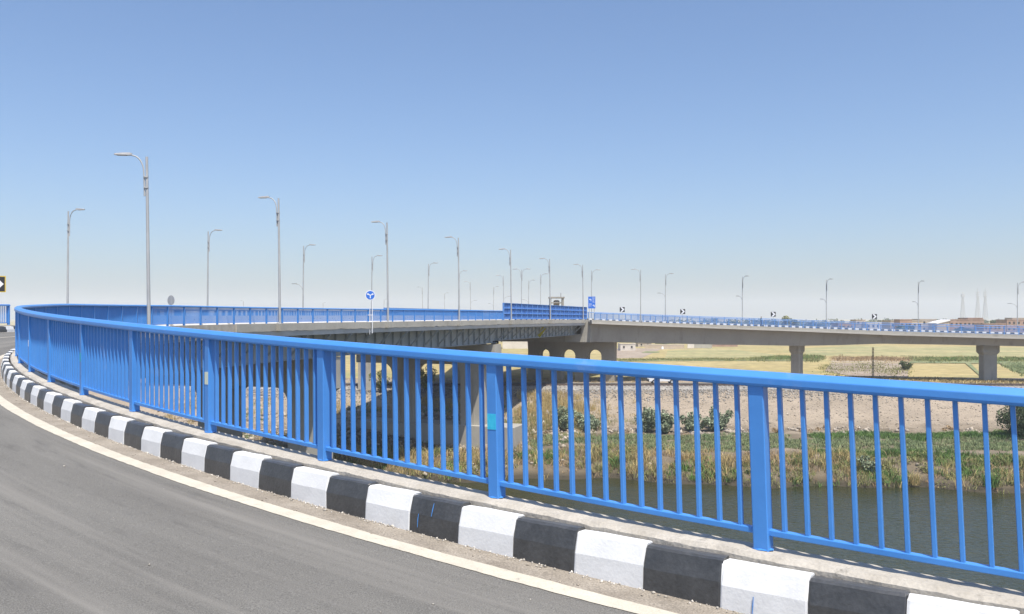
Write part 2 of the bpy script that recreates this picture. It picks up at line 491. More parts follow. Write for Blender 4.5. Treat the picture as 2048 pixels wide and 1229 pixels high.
# fields beyond the railway, each a flat sheet
sheet('field', [(-3000, 142), (3000, 142), (4900, 4900), (-4900, 4900)], 'stubble_field', ZF + 0.02)
def field(pix, mat, lift): return sheet('field', [onz(x, y, ZF + lift) for x, y in pix], mat, ZF + lift)
field([(1236, 717), (1285, 716), (1322, 699), (1390, 697), (1240, 697), (1200, 700)], 'ploughed', 0.05)
field([(1283, 706), (1318, 706), (1320, 703), (1290, 703)], 'field_green', 0.09)
field([(1330, 716), (1420, 716), (1590, 716), (1570, 712), (1470, 700), (1420, 697), (1335, 702)], 'stubble_green', 0.05)
field([(1240, 723), (1400, 722), (1510, 722), (1510, 718), (1400, 719), (1300, 719), (1236, 720)], 'field_green', 0.09)
field([(1480, 721), (1560, 722), (1640, 721), (1652, 716), (1600, 713), (1540, 715)], 'field_green', 0.13)
field([(1610, 712), (1830, 713), (2100, 714), (2100, 696), (1700, 693), (1610, 697)], 'stubble_green', 0.05)
field([(1660, 725), (1820, 726), (1818, 716), (1670, 715)], 'weedy_soil', 0.05)
field([(1650, 742), (1700, 752), (1815, 757), (1818, 727), (1662, 726)], 'ploughed', 0.09)
field([(1820, 726), (2100, 728), (2100, 717), (1822, 716)], 'field_green', 0.13)
field([(1930, 726), (1960, 752), (1966, 752), (1940, 726)], 'field_green', 0.17)
field([(2000, 727), (2040, 745), (2110, 750), (2110, 722), (1995, 722)], 'field_green', 0.21)
# asphalt road on the ground behind the railway
mb = MB(); mb.add([(-900, 126.6, ZF + 0.03), (900, 126.6, ZF + 0.03), (900, 131.8, ZF + 0.03), (-900, 131.8, ZF + 0.03)], [(0, 1, 2, 3)])
me = mb.mesh('road', 'asphalt'); structure('road', me)

# ------------------------------------------------------------------ ramp and bridge
LEDGE_OUT = -0.082
RZ = -0.305                      # road level below the ledge
wr = np.random.RandomState(3)
wn1 = wr.randn(20000) * 1.0
# asphalt: the ramp and the bridge carriageway
def road_sheet(name, path, ss, o0, o1, dz, mat, no=9, rag=0.0):
    mb = MB(); uv = []
    os_ = [o0 + (o1 - o0) * k / (no - 1) for k in range(no)]
    for s in ss:
        for q, o in enumerate(os_):
            if rag and q in (0, no - 1): o += rag * (0.7 * wn1[int((s + 20) * 20) % 19000] + 0.8 * math.sin(s * 3.1 + q * 2))
            mb.v.append(tuple(path.p(s, o, dz))); uv.append((s, o))
    for i in range(len(ss) - 1):
        for k in range(no - 1):
            a = i * no + k; mb.f.append((a, a + no, a + no + 1, a + 1))
    mb.mi = [0] * len(mb.f)
    me = bpy.data.meshes.new(name); me.from_pydata(mb.v, [], mb.f); me.materials.append(M[mat])
    ul = me.uv_layers.new(name='UVMap')
    lv = np.zeros(len(me.loops), dtype=np.int32); me.loops.foreach_get('vertex_index', lv)
    ul.data.foreach_set('uv', np.array(uv, dtype=np.float32)[lv].ravel())
    bm = bmesh.new(); bm.from_mesh(me); bmesh.ops.recalc_face_normals(bm, faces=bm.faces); bm.to_mesh(me); bm.free()
    if me.polygons[0].normal.z < 0: me.flip_normals()
    return structure(name, me)
road_sheet('road', C, srange(-13.5, 52, 0.5), 0.30, 8.4, RZ, 'asphalt')
road_sheet('road', C, srange(52, 168, 2.0), 0.30, 18.2, RZ, 'asphalt', 12)
road_sheet('road_shoulder', C, srange(-13.5, 52, 0.1), 0.29, 0.57, RZ + 0.002, 'dust_strip', 4, 0.006)
road_sheet('road_marking', C, srange(-13.5, 52, 0.06), 0.545, 0.70, RZ + 0.004, 'line_paint', 3, 0.0035)
road_sheet('road_marking', C, srange(-13, 52, 0.5), 4.05, 4.18, RZ + 0.006, 'line_paint', 2)
road_sheet('road_marking', C, srange(-13, 52, 0.5), 7.80, 7.92, RZ + 0.006, 'line_paint', 2)
road_sheet('road_marking', C, srange(52, 168, 2), 0.60, 0.75, RZ + 0.008, 'line_paint', 2)
road_sheet('road', FR, srange(0, 129, 1.0), 0.35, 8.6, -0.28, 'asphalt', 4)

def wobble(amp):
    def f(s, k):
        i = int((s + 20) * 20) % 19000 + k * 131
        v = (wn1[i] + wn1[i + 1] + wn1[i + 2]) / 3
        lf = math.sin(s * 2.1 + k) * 0.5
        return ((v + lf) * amp * (1 if k in (2, 3) else 0.25), (wn1[i + 7] + wn1[i + 8]) * amp * 0.3 * (1 if k in (2, 3) else 0.3))
    return f

bridge = root('road_bridge', C.p(70, 9, -2), 'grey steel and concrete road bridge spanning the canal behind the near railing', 'bridge')
ramp = root('ramp_bridge', C.p(5, 4, -1), 'curving concrete ramp deck carrying the near road and blue railing', 'bridge')
# ledge: the raised concrete strip under the railing
near_ss = srange(-13.5, 22, 0.05); far_ss = srange(22, 52, 0.25)
led_prof = [(LEDGE_OUT, -0.46), (LEDGE_OUT, 0.0), (0.105, -0.002), (0.136, -0.026), (0.146, -0.30), (0.146, -0.46)]
part('ledge', sweep(C, near_ss, led_prof, wob=wobble(0.006)), 'ledge_concrete', ramp)
part('ledge', sweep(C, far_ss, led_prof), 'ledge_concrete', ramp)
part('deck_slab', sweep(C, srange(-13.5, 52, 0.5), [(LEDGE_OUT + 0.02, -0.465), (0.3, -0.315), (8.8, -0.315), (9.0, -0.465), (9.0, -0.9), (6.8, -1.3), (2.2, -1.3), (LEDGE_OUT + 0.02, -0.82)]), 'concrete', ramp)
for s in (4, 24):
    mb = MB(); c = C.p(s, 4.5); zt = c.z - 1.3
    m = C.mat(s, 4.5).to_3x3()
    mb.box((c.x, c.y, (zt - 1.2 + zt) / 2), (0.9, 2.6, 0.6), m); mb.box((c.x, c.y, (zt - 1.2 - 3) / 2), (0.7, 1.3, (zt - 1.2 + 3) / 2), m)
    part('pier', mb, 'concrete', ramp)

# bridge deck edge
S0, SJ, S1 = 52.0, 101.6, 136.0
SE = 168
part('ledge', sweep(C, srange(52, SE, 0.5), [(LEDGE_OUT - 0.1, -0.50), (LEDGE_OUT - 0.1, 0.0), (0.28, 0.0), (0.30, -0.31), (0.30, -0.50)], wob=lambda s, k: (0, 0.02 * wn1[int(s * 2) % 900] * (k in (0, 4)))), 'concrete', bridge)
part('edge_plate', sweep(C, srange(26, S1 + 4, 0.5), [(LEDGE_OUT - 0.04, -0.505), (1.4, -0.47), (1.4, -0.80), (LEDGE_OUT + 0.06, -0.86)]), 'steel_light', bridge)
part('deck_slab', sweep(C, srange(S0, SE, 1.0), [(0.3, -0.315), (18.3, -0.315), (18.5, -0.5), (18.5, -0.78), (1.45, -0.78), (0.3, -0.49)]), 'concrete', bridge)
part('far_ledge', sweep(C, srange(60, SE, 1.0), [(18.2, -0.5), (18.2, 0.0), (18.75, 0.0), (18.75, -0.6), (18.55, -0.6), (18.55, -0.5)]), 'concrete', bridge)
def girder(o, s0, s1, d0, d1):
    ss = srange(s0, s1, 1.0)
    def prof(w): return None
    mb = MB()
    for i, s in enumerate(ss):
        d = -0.8 - (d0 + (d1 - d0) * i / (len(ss) - 1))
        for (oo, dz) in ((-0.02, -0.79), (0.02, -0.79), (0.02, d + 0.05), (0.3, d + 0.05), (0.3, d), (-0.3, d), (-0.3, d + 0.05), (-0.02, d + 0.05)):
            mb.v.append(tuple(C.p(s, o + oo, dz)))
    n = 8
    for i in range(len(ss) - 1):
        for k in range(n):
            a = i * n + k; c = i * n + (k + 1) % n
            mb.f.append((a, c, c + n, a + n))
    mb.f.append(tuple(range(n))); mb.f.append(tuple((len(ss) - 1) * n + k for k in range(n))[::-1])
    mb.mi = [0] * len(mb.f)
    return part('girder', mb, 'steel_grey', bridge)
GO = 1.55
girder(GO, 26, SJ - 0.1, 1.85, 1.85)
girder(GO, SJ + 0.1, S1, 1.60, 1.55)
for o in (6.3, 11.2, 16.2):
    girder(o, 52, SJ - 0.1, 1.85, 1.85); girder(o, SJ + 0.1, S1, 1.6, 1.55)
# cantilever brackets and web stiffeners, each a part
k = 0
for s in srange(27.5, S1 - 1.0, 3.1):
    d = (1.85 if s < SJ else 1.58)
    if abs(s - SJ) < 0.6: s += 0.8
    mb = MB()
    mb.bar(C.p(s, 0.02, -0.90), C.p(s, GO - 0.05, -0.80 - d + 0.22), 0.10, 0.14)
    mb.bar(C.p(s, 0.02, -0.895), C.p(s, GO - 0.02, -0.86), 0.10, 0.10)
    part('bracket', mb, 'steel_grey', bridge)
    for ds in (0, 1.55):
        mb = MB(); mb.bar(C.p(s + ds, GO - 0.10, -0.80), C.p(s + ds, GO - 0.10, -0.80 - d + 0.06), 0.16, 0.03, up=C.t(s))
        part('stiffener', mb, 'steel_grey', bridge)
mb = MB(); mb.bar(C.p(117.6, 0.55, -1.0), C.p(117.6, 1.4, -2.2), 0.55, 0.03, up=C.t(117))
part('yellow_panel', mb, 'plastic_yellow', bridge, label='small yellow panel fixed between two girder brackets')

# portal piers
def portal(name, s, o0, o1, ztop, zbeam, zbase, cols, cw, th, mat, parent, rad=1.1, capz=None, capo=None):
    """cols: centre offsets of the columns; the openings between them have rounded tops"""
    arc = 7
    poly = [(o0, ztop), (o1, ztop)]
    cs = sorted(cols)
    # go down the o1 side and back along the bottom with openings
    poly.append((o1, zbeam + rad * 0.3))
    last = cs[-1]
    r = min(rad, max(0.2, o1 - (last + cw / 2) - 0.05))
    if o1 - (last + cw / 2) > 0.3:
        ce = last + cw / 2
        poly += [(o1, zbeam)] + [(ce + r - r * math.sin(a), zbeam - r + r * math.cos(a)) for a in [math.pi / 2 * q / arc for q in range(arc + 1)]]
    else: poly[-1] = (last + cw / 2, zbeam)
    for i in range(len(cs) - 1, -1, -1):
        poly += [(cs[i] + cw / 2, zbase), (cs[i] - cw / 2, zbase)]
        if i > 0:
            a0, a1 = cs[i] - cw / 2, cs[i - 1] + cw / 2
            r = min(rad, (a0 - a1) / 2 - 0.02)
            poly += [(a0 - r + r * math.cos(a), zbeam - r + r * math.sin(a)) for a in [math.pi / 2 * q / arc for q in range(arc + 1)]]
            poly += [(a1 + r - r * math.sin(a), zbeam - r + r * math.cos(a)) for a in [math.pi / 2 * q / arc for q in range(arc + 1)]]
    first = cs[0] - cw / 2
    if first - o0 > 0.3:
        r = min(rad, first - o0 - 0.02)
        poly += [(first - r + r * math.cos(a), zbeam - r + r * math.sin(a)) for a in [math.pi / 2 * q / arc for q in range(arc + 1)]] + [(o0, zbeam)]
    t = C.t(s)
    def fr(u, v, w):
        p = C.p(s, u); return (p.x + t.x * w, p.y + t.y * w, v)
    mb = MB(); mb.prism(poly, -th / 2, th / 2, fr)
    pr = part(name, mb, mat, parent)
    if capz:
        c0, c1 = capo or (cs[0] - cw, cs[-1] + cw)
        mb = MB(); mb.prism([(c0, capz[0]), (c1, capz[0]), (c1, capz[1]), (c0, capz[1])], -th / 2 - 0.9, th / 2 + 0.9, fr)
        sub('pile_cap', mb.mesh('pile_cap', 'concrete'), pr, I4)
    # recessed-looking drain channels: slim ribs down each column
    for c in cs:
        mb = MB()
        for q in (-0.28, 0.28):
            mb.prism([(c + q - 0.05, zbeam - 1.2), (c + q + 0.05, zbeam - 1.2), (c + q + 0.05, zbase), (c + q - 0.05, zbase)], -th / 2 - 0.06, -th / 2 + 0.02, fr)
        sub('column_rib', mb.mesh('column_rib', mat), pr, I4)
    return pr
zt = CAMZ - 3.02
portal('pier', 66.5, 0.6, 18.0, zt, CAMZ - 5.4, -3.0, (3.1, 11.6), 2.8, 2.0, 'concrete', bridge, 1.2, (-3, 1.2))
portal('pier', 99.5, 0.4, 18.0, zt, CAMZ - 5.3, 0.2, (3.2, 11.9), 2.7, 2.0, 'concrete', bridge, 1.2, (-1.0, 2.9), (-2.2, 17.0))
portal('pier', 142.0, -3.5, 11.0, CAMZ - 3.75, CAMZ - 5.1, ZF - 0.5, (-2.4, 1.9, 6.2, 9.9), 2.0, 1.7, 'concrete_warm', bridge, 1.0)
# bearing blocks on the joint pier
for o in (GO, 6.3, 11.2, 16.2):
    for ds in (-0.5, 0.5):
        mb = MB(); c = C.p(SJ + ds, o); mb.box((c.x, c.y, zt + 0.17), (0.25, 0.25, 0.165)); part('bearing', mb, 'dark_rubber', bridge)
mb = MB(); t = C.t(100)
def fr(u, v, w):
    p = C.p(101.6, u); return (p.x + t.x * w, p.y + t.y * w, v)
mb.prism([(0.7, zt - 2.0), (2.7, zt - 2.0), (2.2, zt - 0.02), (0.9, zt - 0.02)], -1.4, 0.2, fr)
part('pier_head', mb, 'concrete', bridge)
# abutment block where the steel span meets the far ramp
mb = MB()
def fa(u, v, w):
    p = C.p(S1 + 0.9, u); tt = C.t(S1); return (p.x + tt.x * w, p.y + tt.y * w, v)
mb.prism([(-0.9, CAMZ - 3.74), (16, CAMZ - 3.74), (16, CAMZ - 2.55), (0.6, CAMZ - 2.55), (0.45, CAMZ - 0.35), (-0.9, CAMZ - 0.35)], -0.6, 5.2, fa)
part('abutment', mb, 'concrete', bridge)

# ------------------------------------------------------------------ kerbs: alternately black and white stones
kerb = put('kerb', None); kerb['kind'] = 'structure'
def kerb_mesh(mat, L):
    prof = [(0.165, -0.325), (0.165, -0.045), (0.178, -0.036), (0.250, -0.034), (0.270, -0.046), (0.302, -0.162), (0.306, -0.325)]
    mb = MB(); n = len(prof)
    xsn = [-L / 2, -L / 2 + 0.012, -L / 6, L / 6, L / 2 - 0.012, L / 2]
    for i, x in enumerate(xsn):
        e = 0.0025 if i in (0, 5) else 0; x += random.uniform(-.002, .002)
        for k_, (o, z) in enumerate(prof):
            mb.v.append((x + (random.uniform(-.004, .004) if i in (0, 5) else 0), o - (e if k_ > 2 else 0) + (random.uniform(-.0025, .0025) if k_ > 1 else 0), z - (e * 0.6 if 0 < k_ < 5 else 0) + (random.uniform(-.0025, .0025) if 1 < k_ < 6 else 0)))
    for i in range(5):
        for k_ in range(n - 1):
            a = i * n + k_; mb.f.append((a, a + 1, a + 1 + n, a + n))
    mb.f.append(tuple(range(n))); mb.f.append(tuple(5 * n + q for q in range(n)))
    mb.mi = [0] * len(mb.f)
    return mb.mesh('kerb_stone', mat)
KL = 0.49
km = [[kerb_mesh('kerb_black', KL + 0.004) for _ in range(6)], [kerb_mesh('kerb_white', KL + 0.004) for _ in range(6)]]
kstones = {}
for i in range(-25, 96):
    s = 0.15 + KL * (i + 0.5)
    kstones[i] = child_mesh('kerb_stone', km[i % 2][random.randrange(6)], kerb, C.mat(s, 0.0) @ Matrix.Translation((0, random.uniform(-.003, .003), random.uniform(-.003, .003))))
# blue paint that ran down three stones
for i, x, pts in ((4, 0.15, ((.3035, -.155), (.3095, -.20), (.3105, -.255))), (4, 0.01, ((.283, -.062), (.297, -.11), (.3075, -.155))), (-1, 0.05, ((.3095, -.19), (.3105, -.24), (.311, -.30)))):
    mb = MB(); mb.tube([(x + 0.003 * q, o_, z_) for q, (o_, z_) in enumerate(pts)], [.002, .0032, .0018], 6)
    o = bpy.data.objects.new('paint_drip', mb.mesh('paint_drip', 'blue_paint')); COL.objects.link(o); o.parent = kstones[i]
# kerb on the outer side of the ramp, at the far left, and on the far ramp's outer edge
kerb2 = put('kerb', None); kerb2['kind'] = 'structure'
def kerb_out(mat, L, o):
    mb = MB(); mb.prism([(-0.0, -0.32), (-0.0, -0.17), (0.03, -0.03), (0.16, -0.02), (0.16, -0.32)], -L / 2, L / 2, lambda u, v, w: (w, u, v))
    return mb.mesh('kerb_stone', mat)
ko = [kerb_out('kerb_black', 0.74, 0), kerb_out('kerb_white', 0.74, 0)]
for i in range(0, 107):
    child_mesh('kerb_stone', ko[i % 2], kerb2, C.mat(-11.4 + 0.75 * i * 0.72, 8.15))
kerb3 = put('kerb', None); kerb3['kind'] = 'structure'
ko2 = [kerb_out('kerb_black', 0.51, 0), kerb_out('kerb_white', 0.56, 0)]
for i in range(0, 232):
    child_mesh('kerb_stone', ko2[i % 2], kerb3, FR.mat(0.4 + 0.545 * i, 8.45))

# ------------------------------------------------------------------ railings
RH = 1.06
def rounded_rect(w, z0, z1, r, q=4):
    P = []
    for cx, cz, a0 in ((w / 2 - r, z1 - r, 0), (-w / 2 + r, z1 - r, 90), (-w / 2 + r, z0 + r, 180), (w / 2 - r, z0 + r, 270)):
        for i in range(q + 1):
            a = math.radians(a0 + 90 * i / q); P.append((cx + r * math.cos(a), cz + r * math.sin(a)))
    return P
def box_mesh(name, dx, dy, z0, z1, mat, bev=0.0):
    mb = MB()
    if bev:
        P = [(-dx, -dy + bev), (-dx + bev, -dy), (dx - bev, -dy), (dx, -dy + bev), (dx, dy - bev), (dx - bev, dy), (-dx + bev, dy), (-dx, dy - bev)]
    else:
        P = [(-dx, -dy), (dx, -dy), (dx, dy), (-dx, dy)]
    mb.prism(P, z0, z1, lambda u, v, w: (u, v, w))
    return mb.mesh(name, mat)
def lean(s): return float(np.interp(s, [-4, -2, 0, 2, 4, 6], [0.056, 0.050, 0.036, 0.024, 0.008, 0.0]))

rail = root('railing', C.p(20), 'long bright blue steel railing sweeping from the right foreground round the bend', 'railing')
SP = 1.9983
post_me = box_mesh('post', 0.047, 0.047, -0.02, 0.99, 'blue_paint', 0.006)
bal_me = box_mesh('baluster', 0.0118, 0.0195, 0.118, 0.985, 'blue_paint', 0.003)
prof_top = [(0.066, 0.990), (0.066, 1.021), (0.0650, 1.026), (0.0625, 1.030), (0.0340, 1.0555), (0.0300, 1.0585), (0.0240, 1.0600)]
prof_top += [(-o_, z_) for o_, z_ in prof_top[::-1]]
prof_top += [(-0.062, 0.978), (-0.052, 0.972), (0.052, 0.972), (0.062, 0.978)]
s_end = 50 * SP + 0.05
def lean_sweep(s0, s1, ds, prof):
    mb = MB(); n = len(prof); ss = srange(s0, s1, ds)
    for s in ss:
        for o, dz in prof:
            p = C.p(s, o, dz) + C.t(s) * lean(s) * dz
            mb.v.append(tuple(p))
    for i in range(len(ss) - 1):
        for k_ in range(n):
            a = i * n + k_; c = i * n + (k_ + 1) % n
            mb.f.append((a, c, c + n, a + n))
    mb.f.append(tuple(range(n))); mb.f.append(tuple((len(ss) - 1) * n + k_ for k_ in range(n))[::-1])
    mb.mi = [0] * len(mb.f)
    return mb
tr = part('top_rail', lean_sweep(-9.0, s_end, 0.25, prof_top), 'blue_paint', rail)
posts = []
n0 = -4
npost = 51
for i in range(n0, npost):
    s = i * SP
    posts.append(child_mesh('post', post_me, rail, C.mat(s, 0, 0, lean(s))))
rest = MB(); count = 0
brp = rounded_rect(0.052, 0.088, 0.124, 0.005, 2)
for i in range(n0, npost - 1):
    sa, sb = i * SP, (i + 1) * SP
    if i < 30:
        part('bottom_rail', lean_sweep(sa + 0.046, sb - 0.046, 0.5, brp), 'blue_paint', rail)
    else:
        part('bottom_rail', lean_sweep(sa + 0.046, sb - 0.046, 1.0, [(-.026, .088), (.026, .088), (.026, .124), (-.026, .124)]), 'blue_paint', rail)
    for k_ in range(14):
        s = sa + SP * (k_ + 1) / 15
        if i >= -1 and count < 300:
            m_ = C.mat(s, 0, 0, lean(s) + random.uniform(-0.003, 0.003))
            child_mesh('baluster', bal_me, rail, m_); count += 1
        else:
            m_ = C.mat(s, 0, 0, lean(s))
            rest.box(m_ @ Vector((0, 0, 0.55)), (0.0118, 0.0195, 0.433), m_.to_3x3())
bo = part('balusters', rest, 'blue_paint', rail); bo['kind'] = 'stuff'
# stickers on posts
def sticker(ip, mat, w, z0, z1):
    po = posts[ip - n0]
    mb = MB(); mb.box((0, 0.0485, (z0 + z1) / 2), (w / 2, 0.0012, (z1 - z0) / 2))
    o = bpy.data.objects.new('sticker', mb.mesh('sticker', mat)); COL.objects.link(o); o.parent = po
    return o
sticker(1, 'sticker_cyan', 0.080, 0.50, 0.615)
sticker(3, 'sticker_cream', 0.070, 0.50, 0.63)
sticker(5, 'sticker_teal', 0.070, 0.46, 0.58)
sticker(7, 'sign_white', 0.060, 0.44, 0.55)
# paint blobs / weld seats at the post feet
foot = MB()
for k_ in range(9):
    a = 2 * math.pi * k_ / 9; foot.v.append((0.066 * math.cos(a) * (1 + 0.15 * math.sin(3 * a)), 0.062 * math.sin(a), 0.0035))
for k_ in range(9):
    a = 2 * math.pi * k_ / 9; foot.v.append((0.045 * math.cos(a), 0.045 * math.sin(a), 0.012))
foot.f = [tuple(range(9, 18))] + [(k_, (k_ + 1) % 9, 9 + (k_ + 1) % 9, 9 + k_) for k_ in range(9)]; foot.mi = [0] * 10
foot_me = foot.mesh('weld_foot', 'blue_paint')
for i in range(n0, 12):
    o = bpy.data.objects.new('weld_foot', foot_me); COL.objects.link(o); o.parent = posts[i - n0]

def simple_railing(name, label, path, s0, s1, o, dz0, sp, h=RH, lit='blue_far', bars=True, nb=14, group=None):
    rt = root(name, path.p((s0 + s1) / 2, o, dz0), label, 'railing', group)
    pm = box_mesh('post', 0.05, 0.05, 0, h - 0.06, lit)
    part('top_rail', sweep(path, srange(s0, s1, 1.0), [(o - .065, dz0 + h - .085), (o + .065, dz0 + h - .085), (o + .065, dz0 + h - .02), (o + .045, dz0 + h), (o - .045, dz0 + h), (o - .065, dz0 + h - .02)]), lit, rt)
    part('bottom_rail', sweep(path, srange(s0, s1, 1.0), [(o - .026, dz0 + .09), (o + .026, dz0 + .09), (o + .026, dz0 + .126), (o - .026, dz0 + .126)]), lit, rt)
    n = int((s1 - s0) / sp + 0.001)
    for i in range(n + 1):
        child_mesh('post', pm, rt, path.mat(s0 + i * sp, o, dz0))
    mb = MB()
    for i in range(n):
        for k_ in range(nb):
            s = s0 + sp * (i + (k_ + 1) / (nb + 1)); m_ = path.mat(s, o, dz0)
            mb.box(m_ @ Vector((0, 0, 0.54)), (0.0135, 0.019, 0.43), m_.to_3x3())
    b_ = part('balusters', mb, lit, rt); b_['kind'] = 'stuff'
    return rt
simple_railing('railing', 'blue railing along the near edge of the far ramp above the haunched girder', FR, 0.6, 128.6, 0.0, 0.0, 2.0)
simple_railing('railing', 'blue railing along the outer edge of the far ramp behind the striped kerb', FR, 1.0, 127.0, 8.95, 0.0, 2.0)
simple_railing('railing', 'blue railing on the far side of the bridge behind the concrete barrier', C, 56, 110, 18.45, 0.0, 2.0)
simple_railing('railing', 'short end of blue railing cut off by the left picture edge', C, -8.85, 44.65, 8.55, 0.05, 1.98, lit='blue_paint')
part('ledge', sweep(C, srange(-13.5, 52, 1.0), [(8.3, -0.5), (8.3, 0.02), (8.95, 0.02), (8.95, -0.5)]), 'concrete', ramp)

# tall blue screens over the railway
def screen(label, s0, s1, o, h, face):
    rt = root('screen_wall', C.p((s0 + s1) / 2, o), label, 'screen wall')
    t_ = 0.06
    part('backing_sheet', sweep(C, srange(s0, s1, 1.0), [(o - .015, .08), (o + .015, .08), (o + .015, h), (o - .015, h)]), 'blue_far', rt)
    for z in (0.08, 0.08 + (h - .14) / 3, 0.08 + 2 * (h - .14) / 3, h - 0.06):
        part('rail', sweep(C, srange(s0, s1, 1.0), [(o - face * .02, z), (o - face * .16, z), (o - face * .16, z + .06), (o - face * .02, z + .06)]), 'blue_far', rt)
    n = int((s1 - s0) / 2.0)
    pm = box_mesh('post', 0.05, 0.10, 0.0, h, 'blue_far')
    for i in range(n + 1): child_mesh('post', pm, rt, C.mat(s0 + (s1 - s0) * i / n, o - face * 0.07))
    rm = box_mesh('rib', 0.02, 0.05, 0.1, h - 0.02, 'blue_far')
    m = int((s1 - s0) / 0.5)
    for i in range(m):
        if i % 4: child_mesh('rib', rm, rt, C.mat(s0 + (s1 - s0) * i / m, o - face * 0.065))
    return rt
screen('tall blue ribbed steel screen over the railway on the near edge of the bridge', 50 * SP + 0.15, S1 + 1.0, 0.0, 1.95, 1)
screen('tall blue steel screen on the far edge of the bridge seen above the railing', 106.5, 140.0, 18.45, 1.55, -1)

# concrete median barriers on the bridge, each segment its own thing
bar_prof = [(-0.30, 0), (-0.30, 0.08), (-0.15, 0.30), (-0.09, 0.82), (0.09, 0.82), (0.15, 0.30), (0.30, 0.08), (0.30, 0)]
mb = MB(); mb.prism(bar_prof, -1.47, 1.47, lambda u, v, w: (w, u, v))
bar_me = mb.mesh('barrier', 'barrier_concrete')
mb = MB()
for x in (-1.0, 1.0): mb.tube([(x, -0.125, 0.52), (x, 0.125, 0.52)], 0.05, 8)
hole_me = mb.mesh('lifting_hole', 'dark_rubber')
for i in range(0, 26):
    s = 54 + i * 3.0
    o = put('concrete_barrier', bar_me, None, C.mat(s, 9.3, RZ + 0.004))
    o['label'] = 'pale concrete median barrier segment with two lifting holes seen through the bridge railing'
    o['category'] = 'barrier'; o['group'] = 'median barrier segments on the bridge'
    sub('lifting_hole', hole_me, o, C.mat(s, 9.3, RZ + 0.004))
for i in range(3):
    o = put('concrete_barrier', bar_me, None, C.mat(46.7 + 2.95 * i, 8.5, RZ + 0.03))
    o['label'] = 'pale concrete barrier segment beyond the railing end at the left picture edge'
    o['category'] = 'barrier'; o['group'] = 'barrier segments at the left edge'
    sub('lifting_hole', hole_me, o, C.mat(46.7 + 2.95 * i, 8.5, RZ + 0.03))

# ------------------------------------------------------------------ far ramp structure
framp = root('ramp_bridge', FR.p(40, 4, -2), 'beige concrete ramp bridge crossing the fields on the right on single piers', 'bridge')
def fdepth(u): return float(np.interp(u, [0, 8, 20, 34.5, 41, 47.5, 55, 67, 90], [3.40, 3.35, 3.2, 2.95, 2.55, 2.05, 1.93, 1.80, 1.8]))
ss = srange(0, 129, 1.0)
part('fascia', sweep(FR, ss, [(-0.30, -0.38), (-0.30, 0.0), (0.30, 0.0), (0.34, -0.30), (8.6, -0.30), (8.62, 0.0), (9.2, 0.0), (9.2, -0.38)]), 'concrete', framp)
part('fascia_lip', sweep(FR, ss, [(-0.38, -0.60), (-0.38, -0.385), (9.28, -0.385), (9.28, -0.60)]), 'fascia_lip', framp)
mb = MB()
for s in ss:
    d = -fdepth(s)
    for o, dz in ((1.0, -0.605), (8.0, -0.605), (7.3, d), (1.5, d)): mb.v.append(tuple(FR.p(s, o, dz)))
for i in range(len(ss) - 1):
    for k_ in range(4):
        a = i * 4 + k_; c = i * 4 + (k_ + 1) % 4; mb.f.append((a, c, c + 4, a + 4))
mb.f += [(0, 1, 2, 3), tuple((len(ss) - 1) * 4 + q for q in range(4))]; mb.mi = [0] * len(mb.f)
part('box_girder', mb, 'concrete_warm', framp)
def single_pier(u, rot, wx, wy, gap):
    c = FR.p(u, 4.2); zt_ = c.z - fdepth(u) - gap
    m = Matrix.Rotation(rot, 3, 'Z')
    mb = MB()
    def ring(sx, sy, z, ch):
        P = [(-sx, -sy + ch), (-sx + ch, -sy), (sx - ch, -sy), (sx, -sy + ch), (sx, sy - ch), (sx - ch, sy), (-sx + ch, sy), (-sx, sy - ch)]
        return [Vector((c.x, c.y, z)) + m @ Vector((p[0], p[1], 0)) for p in P]
    rings = [ring(wx, wy, zt_, .12), ring(wx, wy, zt_ - 1.0, .12), ring(wx * .78, wy * .78, zt_ - 1.45, .12), ring(wx * .78, wy * .78, ZF - 0.5, .12)]
    V_ = [p for r_ in rings for p in r_]
    Fc = [tuple(range(8)), tuple(24 + q for q in range(8))]
    for i in range(3):
        for q in range(8): Fc.append((i * 8 + q, i * 8 + (q + 1) % 8, i * 8 + 8 + (q + 1) % 8, i * 8 + 8 + q))
    mb.add(V_, Fc)
    pr = part('pier', mb, 'concrete', framp)
    if gap > 0.05:
        mb = MB()
        for sx in (-0.6, 0.6):
            mb.box(Vector((c.x, c.y, zt_ + gap / 2)) + m @ Vector((sx * wx, 0, 0)), (0.25, 0.3, gap / 2 + 0.01), m)
        sub('bearing', mb.mesh('bearing', 'dark_rubber'), pr, I4)
    return c
def u_at(px, o):
    us = np.arange(0, 100, 0.1); q = [1024 + F_PX * FR.p(u, o).x / FR.p(u, o).y for u in us]
    return float(us[int(np.argmin(np.abs(np.array(q) - px)))])
u1 = u_at(1594, 4.2); u2 = u_at(1976, 4.2)
single_pier(u1, math.radians(50), 1.0, 0.95, 0.0)
single_pier(u2, math.radians(4), 1.42, 0.95, 0.16)
single_pier(u2 + 32, math.radians(-20), 1.42, 0.95, 0.16)

